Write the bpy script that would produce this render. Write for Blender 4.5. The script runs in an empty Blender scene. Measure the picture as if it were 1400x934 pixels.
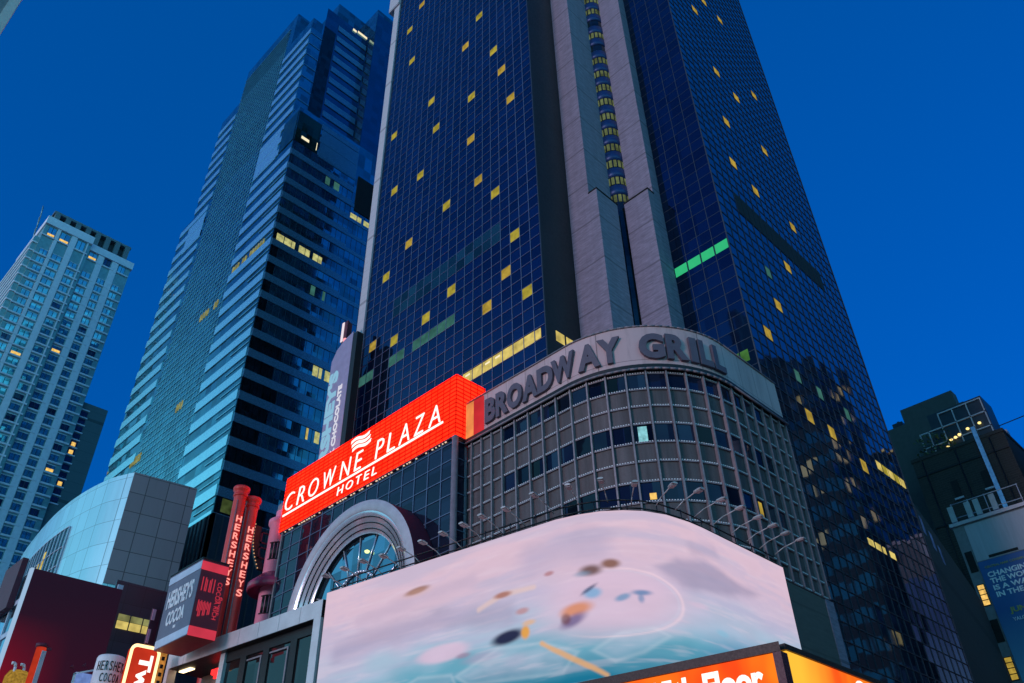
import bpy, math, random
from mathutils import Vector, Matrix
random.seed(7)
R = math.radians
scn = bpy.context.scene
COL = scn.collection

# ------------------------------------------------------------------ camera
cam = bpy.data.cameras.new("camera")
cam.sensor_width = 36.0
cam.lens = 28.665
cam.clip_end = 3000
cam_o = bpy.data.objects.new("camera", cam)
COL.objects.link(cam_o)
PITCH, ROLL, YAW = 0.646867, -0.0264824, 0.768952
fw = Vector((math.cos(YAW) * math.cos(PITCH), math.sin(YAW) * math.cos(PITCH), math.sin(PITCH)))
rt = Vector((math.sin(YAW), -math.cos(YAW), 0))
up = rt.cross(fw)
r2 = rt * math.cos(ROLL) + up * math.sin(ROLL)
u2 = -rt * math.sin(ROLL) + up * math.cos(ROLL)
m = Matrix((r2, u2, -fw)).transposed().to_4x4()
m.translation = (0, 0, 1.7)
cam_o.matrix_world = m
scn.camera = cam_o

# ------------------------------------------------------------------ world (dusk sky) and sun
EXPO = 1.0             # the photograph is exposed for the dusk
SUN_AZ = R(179)       # glow comes from -X (left, behind the viewer)
SUN_EL = R(3)
w = bpy.data.worlds.new("World")
scn.world = w
w.use_nodes = True
nt = w.node_tree
nt.nodes.clear()
sky = nt.nodes.new("ShaderNodeTexSky")
sky.sky_type = 'NISHITA'
sky.sun_disc = False
sky.sun_elevation = SUN_EL
sky.sun_rotation = R(90) - SUN_AZ
sky.air_density = 1.0
sky.dust_density = 0.6
sky.ozone_density = 6.0
tint = nt.nodes.new("ShaderNodeMix")
tint.data_type = 'RGBA'
tint.blend_type = 'MULTIPLY'
tint.inputs[0].default_value = 1.0
tint.inputs[7].default_value = (0.02, 1.22, 2.05, 1)
bgn = nt.nodes.new("ShaderNodeBackground")
bgn.inputs[1].default_value = 0.14
wo = nt.nodes.new("ShaderNodeOutputWorld")
nt.links.new(sky.outputs[0], tint.inputs[6])
# even the dusk out towards one deep blue, and let the afterglow lie low in the sky behind the viewer
even = nt.nodes.new("ShaderNodeMix"); even.data_type = 'RGBA'
even.inputs[0].default_value = 0.6
even.inputs[7].default_value = (0.0, 0.335, 1.26, 1)
nt.links.new(tint.outputs[2], even.inputs[6])
def wmath(op, a, b=None):
    nd = nt.nodes.new("ShaderNodeMath"); nd.operation = op
    for k, v in ((0, a), (1, b)):
        if v is None: continue
        if hasattr(v, "links"): nt.links.new(v, nd.inputs[k])
        else: nd.inputs[k].default_value = v
    return nd.outputs[0]
def wsmooth(v, a, b):
    nd = nt.nodes.new("ShaderNodeMapRange"); nd.interpolation_type = 'SMOOTHSTEP'
    nt.links.new(v, nd.inputs[0]); nd.inputs[1].default_value = a; nd.inputs[2].default_value = b
    return nd.outputs[0]
tcw = nt.nodes.new("ShaderNodeTexCoord"); sx = nt.nodes.new("ShaderNodeSeparateXYZ")
nt.links.new(tcw.outputs["Generated"], sx.inputs[0])
hx_, hy_, hz_ = sx.outputs
hl = wmath('SQRT', wmath('ADD', wmath('MULTIPLY', hx_, hx_), wmath('MULTIPLY', hy_, hy_)))
GA = R(200)
cs_ = wmath('DIVIDE', wmath('ADD', wmath('MULTIPLY', hx_, math.cos(GA)), wmath('MULTIPLY', hy_, math.sin(GA))), wmath('MAXIMUM', hl, 0.001))
gl = wmath('MULTIPLY', wsmooth(cs_, math.cos(R(112)), math.cos(R(84))), wsmooth(hz_, math.sin(R(44)), math.sin(R(14))))
glow = nt.nodes.new("ShaderNodeMix"); glow.data_type = 'RGBA'
nt.links.new(gl, glow.inputs[0]); nt.links.new(even.outputs[2], glow.inputs[6])
glow.inputs[7].default_value = (0.8, 3.3, 4.3, 1)
nt.links.new(glow.outputs[2], bgn.inputs[0])
nt.links.new(bgn.outputs[0], wo.inputs[0])

sun = bpy.data.lights.new("sun", 'SUN')
sun.energy = 0.58
sun.angle = R(14)
sun.color = (1.0, 0.68, 0.80)
sun_o = bpy.data.objects.new("sun", sun)
COL.objects.link(sun_o)
sd = Vector((math.cos(SUN_AZ) * math.cos(R(8)), math.sin(SUN_AZ) * math.cos(R(8)), math.sin(R(8))))
sun_o.rotation_euler = sd.to_track_quat('Z', 'Y').to_euler()

scn.view_settings.view_transform = 'Standard'
scn.view_settings.look = 'None'
scn.view_settings.exposure = EXPO
scn.view_settings.gamma = 1.0

# ------------------------------------------------------------------ helpers
def lin(r, g, b):
    f = lambda c: c / 12.92 if c <= 0.04045 else ((c + 0.055) / 1.055) ** 2.4
    return (f(r / 255), f(g / 255), f(b / 255), 1)

class NG:
    """tiny node graph helper"""
    def __init__(s, mat):
        mat.use_nodes = True
        s.t = mat.node_tree
        s.t.nodes.clear()
        s.out = s.n("ShaderNodeOutputMaterial")
    def n(s, kind, **kw):
        nd = s.t.nodes.new(kind)
        for k, v in kw.items():
            setattr(nd, k, v)
        return nd
    def l(s, a, b):
        s.t.links.new(a, b)
    def put(s, sock, v):
        if hasattr(v, "links"):
            s.l(v, sock)
        else:
            sock.default_value = v
    def math(s, op, a, b=None, c=None):
        nd = s.n("ShaderNodeMath", operation=op)
        s.put(nd.inputs[0], a)
        if b is not None: s.put(nd.inputs[1], b)
        if c is not None: s.put(nd.inputs[2], c)
        return nd.outputs[0]
    def mix(s, f, a, b, mode='MIX'):
        nd = s.n("ShaderNodeMix", data_type='RGBA', blend_type=mode)
        s.put(nd.inputs[0], f); s.put(nd.inputs[6], a); s.put(nd.inputs[7], b)
        return nd.outputs[2]
    def pos(s):
        return s.n("ShaderNodeNewGeometry").outputs["Position"]
    def xyz(s, v):
        nd = s.n("ShaderNodeSeparateXYZ"); s.l(v, nd.inputs[0]); return nd.outputs
    def vec(s, x, y, z):
        nd = s.n("ShaderNodeCombineXYZ")
        s.put(nd.inputs[0], x); s.put(nd.inputs[1], y); s.put(nd.inputs[2], z)
        return nd.outputs[0]
    def scale(s, v, sc):
        nd = s.n("ShaderNodeVectorMath", operation='MULTIPLY')
        s.l(v, nd.inputs[0]); nd.inputs[1].default_value = sc
        return nd.outputs[0]
    def noise(s, v, scale, detail=4, rough=0.6):
        nd = s.n("ShaderNodeTexNoise")
        s.l(v, nd.inputs["Vector"]); nd.inputs["Scale"].default_value = scale
        nd.inputs["Detail"].default_value = detail; nd.inputs["Roughness"].default_value = rough
        return nd.outputs["Fac"]
    def ramp(s, f, a, b):
        nd = s.n("ShaderNodeMapRange"); s.l(f, nd.inputs[0])
        nd.inputs[1].default_value = a; nd.inputs[2].default_value = b
        return nd.outputs[0]
    def bsdf(s, **kw):
        nd = s.n("ShaderNodeBsdfPrincipled")
        for k, v in kw.items():
            s.put(nd.inputs[k.replace("_", " ")], v)
        s.l(nd.outputs[0], s.out.inputs[0])
        return nd

def new_mat(name):
    mt = bpy.data.materials.new(name)
    return mt, NG(mt)

def m_plain(name, col, rough=0.6, metal=0.0, var=0.12, nscale=1.5, streak=False, spec=0.4):
    mt, g = new_mat(name)
    p = g.pos()
    v = g.scale(p, (1.6, 1.6, 0.12)) if streak else p
    f = g.ramp(g.noise(v, nscale), 0.3, 0.7)
    f2 = g.ramp(g.noise(p, nscale * 9, 3), 0.3, 0.7)
    c = tuple(col)
    lo = tuple(x * (1 - var) for x in c[:3]) + (1,)
    hi = tuple(min(1, x * (1 + var)) for x in c[:3]) + (1,)
    a = g.mix(f, lo, hi)
    a = g.mix(g.math('MULTIPLY', f2, 0.25), a, lo)
    g.bsdf(Base_Color=a, Roughness=g.math('MULTIPLY_ADD', f2, 0.12, rough - 0.06), Metallic=metal, Specular_IOR_Level=spec)
    return mt

def m_emit(name, col, strength, var=0.0, nscale=2.0):
    mt, g = new_mat(name)
    e = g.n("ShaderNodeEmission")
    if var:
        f = g.ramp(g.noise(g.pos(), nscale, 2), 0.3, 0.7)
        lo = tuple(x * (1 - var) for x in col[:3]) + (1,)
        g.l(g.mix(f, lo, col), e.inputs[0])
    else:
        e.inputs[0].default_value = col
    e.inputs[1].default_value = strength / 2 ** EXPO
    g.l(e.outputs[0], g.out.inputs[0])
    return mt

def m_glass(name, col, metal=0.85, rough=0.04, tilt=0.012, cell=(1.081, 1.081, 1.105), off=(0, 0, 0), var=0.35, spec=0.5):
    """dark mirrored curtain-wall glass: every pane sits at a slightly different angle"""
    mt, g = new_mat(name)
    geo = g.n("ShaderNodeNewGeometry")
    p = geo.outputs["Position"]
    a = g.n("ShaderNodeVectorMath", operation='SUBTRACT'); g.l(p, a.inputs[0]); a.inputs[1].default_value = off
    d = g.n("ShaderNodeVectorMath", operation='DIVIDE'); g.l(a.outputs[0], d.inputs[0]); d.inputs[1].default_value = cell
    fl = g.n("ShaderNodeVectorMath", operation='FLOOR'); g.l(d.outputs[0], fl.inputs[0])
    wn = g.n("ShaderNodeTexWhiteNoise", noise_dimensions='3D'); g.l(fl.outputs[0], wn.inputs["Vector"])
    c0 = g.n("ShaderNodeVectorMath", operation='SUBTRACT'); g.l(wn.outputs["Color"], c0.inputs[0]); c0.inputs[1].default_value = (.5, .5, .5)
    c1 = g.n("ShaderNodeVectorMath", operation='SCALE'); g.l(c0.outputs[0], c1.inputs[0]); c1.inputs["Scale"].default_value = tilt * 2
    wv = g.n("ShaderNodeTexNoise"); g.l(p, wv.inputs["Vector"]); wv.inputs["Scale"].default_value = 0.7
    w0 = g.n("ShaderNodeVectorMath", operation='SUBTRACT'); g.l(wv.outputs["Color"], w0.inputs[0]); w0.inputs[1].default_value = (.5, .5, .5)
    w1 = g.n("ShaderNodeVectorMath", operation='SCALE'); g.l(w0.outputs[0], w1.inputs[0]); w1.inputs["Scale"].default_value = tilt
    s1 = g.n("ShaderNodeVectorMath", operation='ADD'); g.l(c1.outputs[0], s1.inputs[0]); g.l(w1.outputs[0], s1.inputs[1])
    s2 = g.n("ShaderNodeVectorMath", operation='ADD'); g.l(s1.outputs[0], s2.inputs[0]); g.l(geo.outputs["Normal"], s2.inputs[1])
    nm = g.n("ShaderNodeVectorMath", operation='NORMALIZE'); g.l(s2.outputs[0], nm.inputs[0])
    lo = tuple(x * (1 - var) for x in col[:3]) + (1,)
    hi = tuple(min(1, x * (1 + var)) for x in col[:3]) + (1,)
    bc = g.mix(wn.outputs["Value"], lo, hi)
    b = g.bsdf(Base_Color=bc, Roughness=rough, Metallic=metal, Specular_IOR_Level=spec)
    g.l(nm.outputs[0], b.inputs["Normal"])
    return mt

def m_concrete(name, col, course=0.55, var=0.2):
    mt, g = new_mat(name)
    p = g.pos()
    x, y, z = g.xyz(p)
    f = g.ramp(g.noise(g.scale(p, (0.5, 0.5, 3.0)), 2.2, 6, 0.7), 0.25, 0.75)
    st = g.ramp(g.noise(g.scale(p, (1.2, 1.2, 0.05)), 1.6, 4), 0.35, 0.7)
    fr = g.math('FRACT', g.math('DIVIDE', z, course))
    line = g.math('LESS_THAN', fr, 0.05)
    fr2 = g.math('FRACT', g.math('DIVIDE', z, course * 8))
    line2 = g.math('LESS_THAN', fr2, 0.035)
    lo = tuple(c * (1 - var) for c in col[:3]) + (1,)
    hi = tuple(c * (1 + var) for c in col[:3]) + (1,)
    a = g.mix(f, lo, hi)
    a = g.mix(g.math('MULTIPLY', st, 0.3), a, lo)
    a = g.mix(g.math('MULTIPLY', line, 0.35), a, tuple(c * .4 for c in col[:3]) + (1,))
    a = g.mix(g.math('MULTIPLY', line2, 0.6), a, tuple(c * .35 for c in col[:3]) + (1,))
    g.bsdf(Base_Color=a, Roughness=0.85)
    return mt

def m_tiles(name, col, cell, metal=0.2, rough=0.35, line=0.03, var=0.15, dark=0.25, off=(0.013, 0.017, 0.0), streak=0.15):
    """panel grid: joints on z and on the horizontal run (x+y)"""
    mt, g = new_mat(name)
    p = g.pos()
    x, y, z = g.xyz(p)
    h = g.math('DIVIDE', g.math('ADD', g.math('ADD', x, y), off[0]), cell[0])
    v = g.math('DIVIDE', g.math('ADD', z, off[1]), cell[1])
    lh = g.math('LESS_THAN', g.math('FRACT', h), line / cell[0])
    lv = g.math('LESS_THAN', g.math('FRACT', v), line / cell[1])
    ln = g.math('MAXIMUM', lh, lv)
    idv = g.vec(g.math('FLOOR', h), g.math('FLOOR', v), 0.0)
    wn = g.n("ShaderNodeTexWhiteNoise", noise_dimensions='3D'); g.l(idv, wn.inputs["Vector"])
    lo = tuple(c * (1 - var) for c in col[:3]) + (1,)
    hi = tuple(min(1, c * (1 + var)) for c in col[:3]) + (1,)
    a = g.mix(wn.outputs["Value"], lo, hi)
    a = g.mix(g.math('MULTIPLY', g.ramp(g.noise(p, 0.6, 5), .3, .7), 0.2), a, lo)
    st = g.ramp(g.noise(g.scale(p, (1.5, 1.5, .16)), 1.3, 5, .7), .48, .72)
    a = g.mix(g.math('MULTIPLY', st, streak), a, tuple(c * .45 for c in col[:3]) + (1,))
    a = g.mix(ln, a, tuple(c * dark for c in col[:3]) + (1,))
    g.bsdf(Base_Color=a, Roughness=rough, Metallic=metal)
    return mt

class MB:
    """collects faces, builds ONE mesh object"""
    def __init__(s):
        s.v, s.f, s.mi, s.sm = [], [], [], []
    def face(s, pts, mi=0, sm=False):
        b = len(s.v); s.v += [tuple(p) for p in pts]
        s.f.append(list(range(b, b + len(pts)))); s.mi.append(mi); s.sm.append(sm)
    def box(s, x0, x1, y0, y1, z0, z1, mi=0):
        s.obox((x0, y0, z0), (x1 - x0, 0, 0), (0, y1 - y0, 0), (0, 0, z1 - z0), mi)
    def obox(s, o, a, b, c, mi=0):
        o, a, b, c = Vector(o), Vector(a), Vector(b), Vector(c)
        P = [o, o + a, o + a + b, o + b, o + c, o + a + c, o + a + b + c, o + b + c]
        i = len(s.v); s.v += [tuple(p) for p in P]
        fs = [(0, 3, 2, 1), (4, 5, 6, 7), (0, 1, 5, 4), (1, 2, 6, 5), (2, 3, 7, 6), (3, 0, 4, 7)]
        if a.cross(b).dot(c) < 0:
            fs = [tuple(reversed(q)) for q in fs]
        for q in fs:
            s.f.append([i + k for k in q]); s.mi.append(mi); s.sm.append(False)
    def tube(s, p0, p1, r0, r1=None, n=12, mi=0, caps=True):
        p0, p1 = Vector(p0), Vector(p1); r1 = r0 if r1 is None else r1
        d = (p1 - p0).normalized()
        a = d.orthogonal().normalized(); b = d.cross(a)
        i = len(s.v)
        for p, r in ((p0, r0), (p1, r1)):
            for k in range(n):
                t = 2 * math.pi * k / n
                s.v.append(tuple(p + (a * math.cos(t) + b * math.sin(t)) * r))
        for k in range(n):
            s.f.append([i + k, i + (k + 1) % n, i + n + (k + 1) % n, i + n + k]); s.mi.append(mi); s.sm.append(True)
        if caps:
            s.f.append([i + k for k in reversed(range(n))]); s.mi.append(mi); s.sm.append(False)
            s.f.append([i + n + k for k in range(n)]); s.mi.append(mi); s.sm.append(False)
    def pipe(s, pts, r, n=8, mi=0):
        for a, b in zip(pts[:-1], pts[1:]):
            if (Vector(b) - Vector(a)).length > 1e-5:
                s.tube(a, b, r, n=n, mi=mi)
    def lathe(s, c, prof, n=24, mi=0, a0=0.0, a1=2 * math.pi):
        """prof: list of (radius, z) around a vertical axis at c"""
        i = len(s.v); k_n = n + 1
        for r, z in prof:
            for k in range(k_n):
                t = a0 + (a1 - a0) * k / n
                s.v.append((c[0] + r * math.cos(t), c[1] + r * math.sin(t), z))
        for j in range(len(prof) - 1):
            for k in range(n):
                q = [i + j * k_n + k, i + j * k_n + k + 1, i + (j + 1) * k_n + k + 1, i + (j + 1) * k_n + k]
                s.f.append(q); s.mi.append(mi); s.sm.append(True)
    def strip(s, plan, z0, z1, mi=0, sm=False):
        """vertical wall following a plan polyline; the outside is on the right of travel"""
        for (x0, y0), (x1, y1) in zip(plan[:-1], plan[1:]):
            s.face([(x0, y0, z0), (x0, y0, z1), (x1, y1, z1), (x1, y1, z0)], mi, sm)
    def prism(s, poly, z0, z1, mi=0):
        n = len(poly)
        ar = sum(poly[i][0] * poly[(i + 1) % n][1] - poly[(i + 1) % n][0] * poly[i][1] for i in range(n))
        if ar < 0: poly = list(reversed(poly))
        for i in range(n):
            a, b = poly[i], poly[(i + 1) % n]
            s.face([(a[0], a[1], z0), (b[0], b[1], z0), (b[0], b[1], z1), (a[0], a[1], z1)], mi)
        s.face([(p[0], p[1], z1) for p in poly], mi)
        s.face([(p[0], p[1], z0) for p in reversed(poly)], mi)
    def build(s, name, mats, parent=None, label=None):
        me = bpy.data.meshes.new(name)
        off = Vector((0, 0, 0))
        q = parent
        while q is not None:
            off += Vector(q.location); q = q.parent
        me.from_pydata([tuple(Vector(v) - off) for v in s.v], [], s.f)
        if not isinstance(mats, (list, tuple)): mats = [mats]
        for mt in mats: me.materials.append(mt)
        me.polygons.foreach_set("material_index", s.mi)
        me.polygons.foreach_set("use_smooth", s.sm)
        me.update()
        o = bpy.data.objects.new(name, me)
        COL.objects.link(o)
        if parent is not None: o.parent = parent
        if label: o["label"] = label
        return o

def thing(name, loc, label, cat, group=None):
    o = bpy.data.objects.new(name, None)
    o.empty_display_size = 0.5
    o.location = loc
    COL.objects.link(o)
    tag(o, label, cat, group)
    return o

def tag(o, label, cat, group=None):
    o["label"] = label; o["category"] = cat
    if group: o["group"] = group
    return o

def struct(o):
    o["kind"] = "structure"; return o

def text_mesh(txt, org, right, upv, width, height, depth, bold=0.0, shear=0.0, spacing=1.0, mb=None, mi=0):
    """built-in font text fitted into width x height, lower-left corner at org; returns MB"""
    cu = bpy.data.curves.new("lettering", 'FONT')
    cu.body = txt; cu.size = 1.0; cu.offset = bold; cu.shear = shear; cu.space_character = spacing
    cu.extrude = 0.5; cu.resolution_u = 4
    ob = bpy.data.objects.new("lettering", cu)
    COL.objects.link(ob)
    dg = bpy.context.evaluated_depsgraph_get()
    me = bpy.data.meshes.new_from_object(ob.evaluated_get(dg))
    xs = [v.co.x for v in me.vertices]; ys = [v.co.y for v in me.vertices]
    x0, x1, y0, y1 = min(xs), max(xs), min(ys), max(ys)
    right, upv = Vector(right).normalized(), Vector(upv).normalized()
    nrm = right.cross(upv)
    sy = height / (y1 - y0); sx = sy if width is None else width / (x1 - x0)
    org = Vector(org)
    mb = mb or MB()
    i = len(mb.v)
    for v in me.vertices:
        p = org + right * (v.co.x - x0) * sx + upv * (v.co.y - y0) * sy + nrm * (v.co.z + 0.5) * depth
        mb.v.append(tuple(p))
    for pl in me.polygons:
        mb.f.append([i + k for k in pl.vertices]); mb.mi.append(mi); mb.sm.append(False)
    bpy.data.objects.remove(ob); bpy.data.curves.remove(cu); bpy.data.meshes.remove(me)
    return mb

def color_mesh(mb_o, cols):
    """store linear colours per vertex for a lit screen or a printed sheet"""
    at = mb_o.data.color_attributes.new("picture", 'FLOAT_COLOR', 'POINT')
    at.data.foreach_set("color", [c for q in cols for c in q])

def m_picture(name, strength=None, rough=0.5):
    mt, g = new_mat(name)
    at = g.n("ShaderNodeVertexColor", layer_name="picture")
    if strength:
        e = g.n("ShaderNodeEmission"); g.l(at.outputs[0], e.inputs[0]); e.inputs[1].default_value = strength / 2 ** EXPO
        g.l(e.outputs[0], g.out.inputs[0])
    else:
        g.bsdf(Base_Color=at.outputs[0], Roughness=rough)
    return mt

# ------------------------------------------------------------------ materials
M = {}
M['asphalt'] = m_plain("asphalt", (0.05, 0.05, 0.055), 0.9)
M['paving'] = m_plain("paving", (0.25, 0.24, 0.23), 0.85)
M['glassA'] = m_glass("navy_curtain_glass", (0.016, 0.05, 0.125, 1), off=(0.37, 29.55, 33.91), tilt=0.01, var=0.22)
M['glassB'] = m_glass("blue_curtain_glass", (0.04, 0.10, 0.18, 1), cell=(1.08, 1.08, 1.105), off=(43.1, 0.41, 33.91), tilt=0.012, var=0.18)
M['darkglass'] = m_glass("black_glass", (0.03, 0.05, 0.06, 1), metal=0.8, rough=0.05, tilt=0.02)
M['mullion'] = m_plain("aluminium_mullion", (0.13, 0.17, 0.27), 0.45, 0.3)
M['mulldark'] = m_plain("dark_mullion", (0.035, 0.05, 0.07), 0.5, 0.3)
M['pier'] = m_concrete("board_marked_stone", (0.235, 0.205, 0.27), 0.55, 0.42)
M['fin'] = m_concrete("pale_fin_stone", (0.5, 0.47, 0.5), 1.1, 0.1)
M['litY'] = m_emit("lit_yellow_blind", lin(180, 164, 62), 1.0, 0.5, 1.6)
M['litY2'] = m_emit("lit_amber_blind", lin(190, 160, 66), 1.0, 0.5, 1.6)
M['litstrip'] = m_emit("lit_office_strip", lin(232, 208, 116), 1.0, 0.5, 1.3)
M['litdim'] = m_emit("dim_green_office", lin(60, 112, 104), 1.0, 0.45, 1.0)
M['litfar'] = m_emit("far_dim_window", lin(150, 150, 96), 1.0, 0.6, 1.0)
M['sidewin'] = m_emit("dim_blue_window", lin(40, 72, 120), .8, .6, .8)
M['litpale'] = m_emit("pale_office_window", lin(206, 204, 132), 1.0, 0.55, 1.4)
M['olivedim'] = m_emit("dim_olive_room", lin(66, 80, 44), 1.0, 0.8, 1.0)
M['shaftlit'] = m_emit("pale_green_blind", lin(104, 116, 78), 1.0, 0.7, 1.2)
M['litgreen'] = m_emit("lit_green_room", lin(52, 190, 126), 1.0, 0.12, 1.0)
M['litolive'] = m_emit("lit_olive_room", lin(70, 120, 60), 1.0, 0.5, 1.0)
M['litwarm'] = m_emit("lit_warm_room", lin(255, 206, 110), 1.15, 0.5, 2.5)
M['litwhite'] = m_emit("lamp_white", lin(255, 240, 200), 1.0)
M['litcool'] = m_emit("lit_cool_room", lin(150, 225, 235), 1.0, 0.6, 4.0)
M['greenglass'] = m_glass("dark_green_glass", (0.04, 0.12, 0.11, 1), metal=0.8, off=(0.37, 29.55, 33.91), var=0.5)
M['louvre'] = m_plain("black_louvre", (0.012, 0.014, 0.014), 0.8)
M['blueband'] = m_plain("blue_enamel_band", (0.012, 0.045, 0.15), 0.4, 0.3)
M['panel'] = m_plain("grey_spandrel_panel", (0.092, 0.076, 0.080), 0.6, 0.0, 0.42, 1.4, True)
M['rail'] = m_plain("pale_metal_trim", (0.26, 0.215, 0.235), 0.5, 0.2, 0.2, 3.0)
M['frieze'] = m_tiles("stone_frieze", (0.56, 0.385, 0.39, 1), (1.65, 4.0), 0.0, 0.7, 0.03, 0.08, 0.3, streak=.55)
M['letter'] = m_plain("slate_letter", (0.105, 0.085, 0.115), 0.55)
M['dkmetal'] = m_plain("dark_metal", (0.03, 0.032, 0.035), 0.5, 0.6)
M['podglass'] = m_glass("podium_glass", (0.02, 0.027, 0.055, 1), spec=0.22, metal=0.5, rough=0.03, tilt=0.010, cell=(1.3, 1.3, 1.17), off=(0.3, 33.2, 20.0), var=0.3)
M['podwin'] = m_glass("podium_window_glass", (0.012, 0.018, 0.04, 1), spec=0.25, metal=0.4, rough=0.04, tilt=0.2, cell=(0.9, 0.9, 1.1), off=(0.1, 0.1, 19.5), var=0.8)
M['chrome'] = m_plain("brushed_steel", (0.86, 0.84, 0.9), 0.2, 0.55, 0.1)
M['rim'] = m_plain("grey_painted_rim", (0.52, 0.48, 0.52), 0.5, 0.1)
M['maroon'] = m_plain("maroon_panel", (0.10, 0.012, 0.03), 0.55)
M['canopy'] = m_plain("pale_metal_panel", (0.62, 0.61, 0.62), 0.5, 0.2, 0.1)
M['white'] = m_plain("white_paint", (0.75, 0.75, 0.76), 0.5)
M['red'] = m_plain("red_enamel", (0.62, 0.035, 0.03), 0.4)
M['pink'] = m_plain("pink_stucco", (0.95, 0.30, 0.42), 0.6)
M['black'] = m_plain("black_paint", (0.012, 0.012, 0.014), 0.5)
M['lampgrey'] = m_plain("lamp_housing", (0.42, 0.42, 0.42), 0.45, 0.3)
M['letterlit'] = m_emit("lit_white_letter", lin(255, 232, 224), 1.6)
M['bulb'] = m_emit("sign_bulb", lin(255, 220, 190), .9)
M['redletter'] = m_emit("lit_pink_letter", lin(255, 150, 140), 1.3)

# ------------------------------------------------------------------ ground
g = MB(); g.box(-900, 900, -900, 900, -0.5, 0.0); struct(g.build("ground", M['paving']))
g = MB(); g.obox((-14, -300, 0.004), (24, 0, 0), (0, 700, 0), (0, 0, 0.02)); struct(g.build("road", M['asphalt']))
g = MB()
for k in range(60):
    g.box(-2.1, -1.95, -90 + 6 * k, -87 + 6 * k, 0.028, 0.032)
struct(g.build("road_markings", M['white']))
g = MB(); g.box(10, 17, -300, 400, 0.0, 0.14); struct(g.build("pavement", M['paving']))

# ------------------------------------------------------------------ hotel tower
H = thing("hotel_tower", (43, 32, 0), "tall navy glass hotel tower of two wings joined by pale stone piers", "hotel tower")
TOP = 146.0
b = MB(); b.box(34, 60, 29.55, 52.25, 0, TOP); b.build("left_wing", M['glassA'], H)
b = MB(); b.box(43.1, 64.7, 19.03, 44, 0, TOP); b.build("right_wing", M['glassB'], H)
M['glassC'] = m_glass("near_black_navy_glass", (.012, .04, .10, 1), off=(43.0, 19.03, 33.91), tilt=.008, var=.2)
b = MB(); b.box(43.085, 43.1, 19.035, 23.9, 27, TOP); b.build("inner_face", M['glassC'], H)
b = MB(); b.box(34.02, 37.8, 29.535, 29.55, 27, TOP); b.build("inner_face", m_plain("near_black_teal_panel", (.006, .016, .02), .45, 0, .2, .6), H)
b = MB()
for i in range(22):
    y = 29.55 + 1.081 * i
    b.box(33.96, 34.0, y - .024, y + .024, 20, TOP)
z = 33.91 - 1.105 * 12
while z < TOP:
    b.box(33.965, 34.0, 29.55, 52.25, z - .02, z + .02)
    z += 1.105
b.build("mullion_grid", M['mullion'], H)
b = MB()
for i in range(1, 20):
    x = 43.1 + 1.08 * i
    b.box(x - .026, x + .026, 18.985, 19.03, 14, TOP)
z = 33.91 - 1.105 * 18
while z < TOP:
    b.box(43.1, 64.7, 18.99, 19.03, z - .028, z + .028)
    z += 1.105
for i in range(1, 4):
    y = 19.03 + 1.2175 * i
    b.box(43.07, 43.1, y - .025, y + .025, 27, TOP)
z = 33.91 - 1.105 * 6
while z < TOP:
    b.box(43.075, 43.1, 19.03, 23.9, z - .02, z + .02)
    z += 1.105
b.build("mullion_grid", M['mulldark'], H)
b = MB(); b.box(33.93, 34.02, 29.50, 29.58, 0, TOP); b.box(43.04, 43.12, 18.97, 19.06, 0, TOP); b.box(64.66, 64.74, 18.97, 19.06, 0, TOP)
b.build("corner_trim", M['mulldark'], H)
b = MB(); b.box(33.8, 35, 52.25, 53.35, 0, TOP); b.box(33.6, 35, 52.3, 54.4, 105.5, TOP)
b.build("edge_fin", M['fin'], H)
b = MB(); b.box(37.8, 44, 27.37, 29.56, 0, TOP); b.box(37.78, 40.47, 26.55, 27.38, 0, 51.55); b.build("stone_pier", M['pier'], H)
b = MB(); b.box(42, 43.1, 23.9, 27.36, 0, TOP); b.box(41.2, 42.0, 23.87, 26.33, 0, 52.0); b.build("stone_pier", M['pier'], H)
b = MB(); b.box(37.72, 40.5, 26.49, 27.4, 51.552, 51.66); b.build("pier_coping", M['louvre'], H)
b = MB(); b.box(41.13, 42.05, 23.82, 26.36, 52.002, 52.12); b.build("pier_coping", M['louvre'], H)
sh = MB(); sh.lathe((42, 27.37), [(1.02, 20), (1.02, TOP)], 32, 0, R(140), R(310))
sho = sh.build("window_shaft", M['darkglass'], H)
z = 53.6
while z < 130:
    b = MB(); b.lathe((42, 27.37), [(1.0, z), (1.07, z), (1.07, z + 1.15), (1.0, z + 1.15)], 28, 0, R(140), R(310))
    z += 2.21
    b.build("enamel_band", M['blueband'], sho)
z = 53.6 - 0.96; k = 0
for k in range(22):
    zz = z + 2.21 * k
    if k in (10, 12, 16, 17, 19): continue
    b = MB()
    for j in range(7):
        a0 = R(150 + j * 22); a1 = a0 + R(15)
        b.lathe((42, 27.37), [(1.05, zz + .03), (1.05, zz + .92)], 3, 0, a0, a1)
    b.build("lit_window_row", M['shaftlit'], sho)

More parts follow.
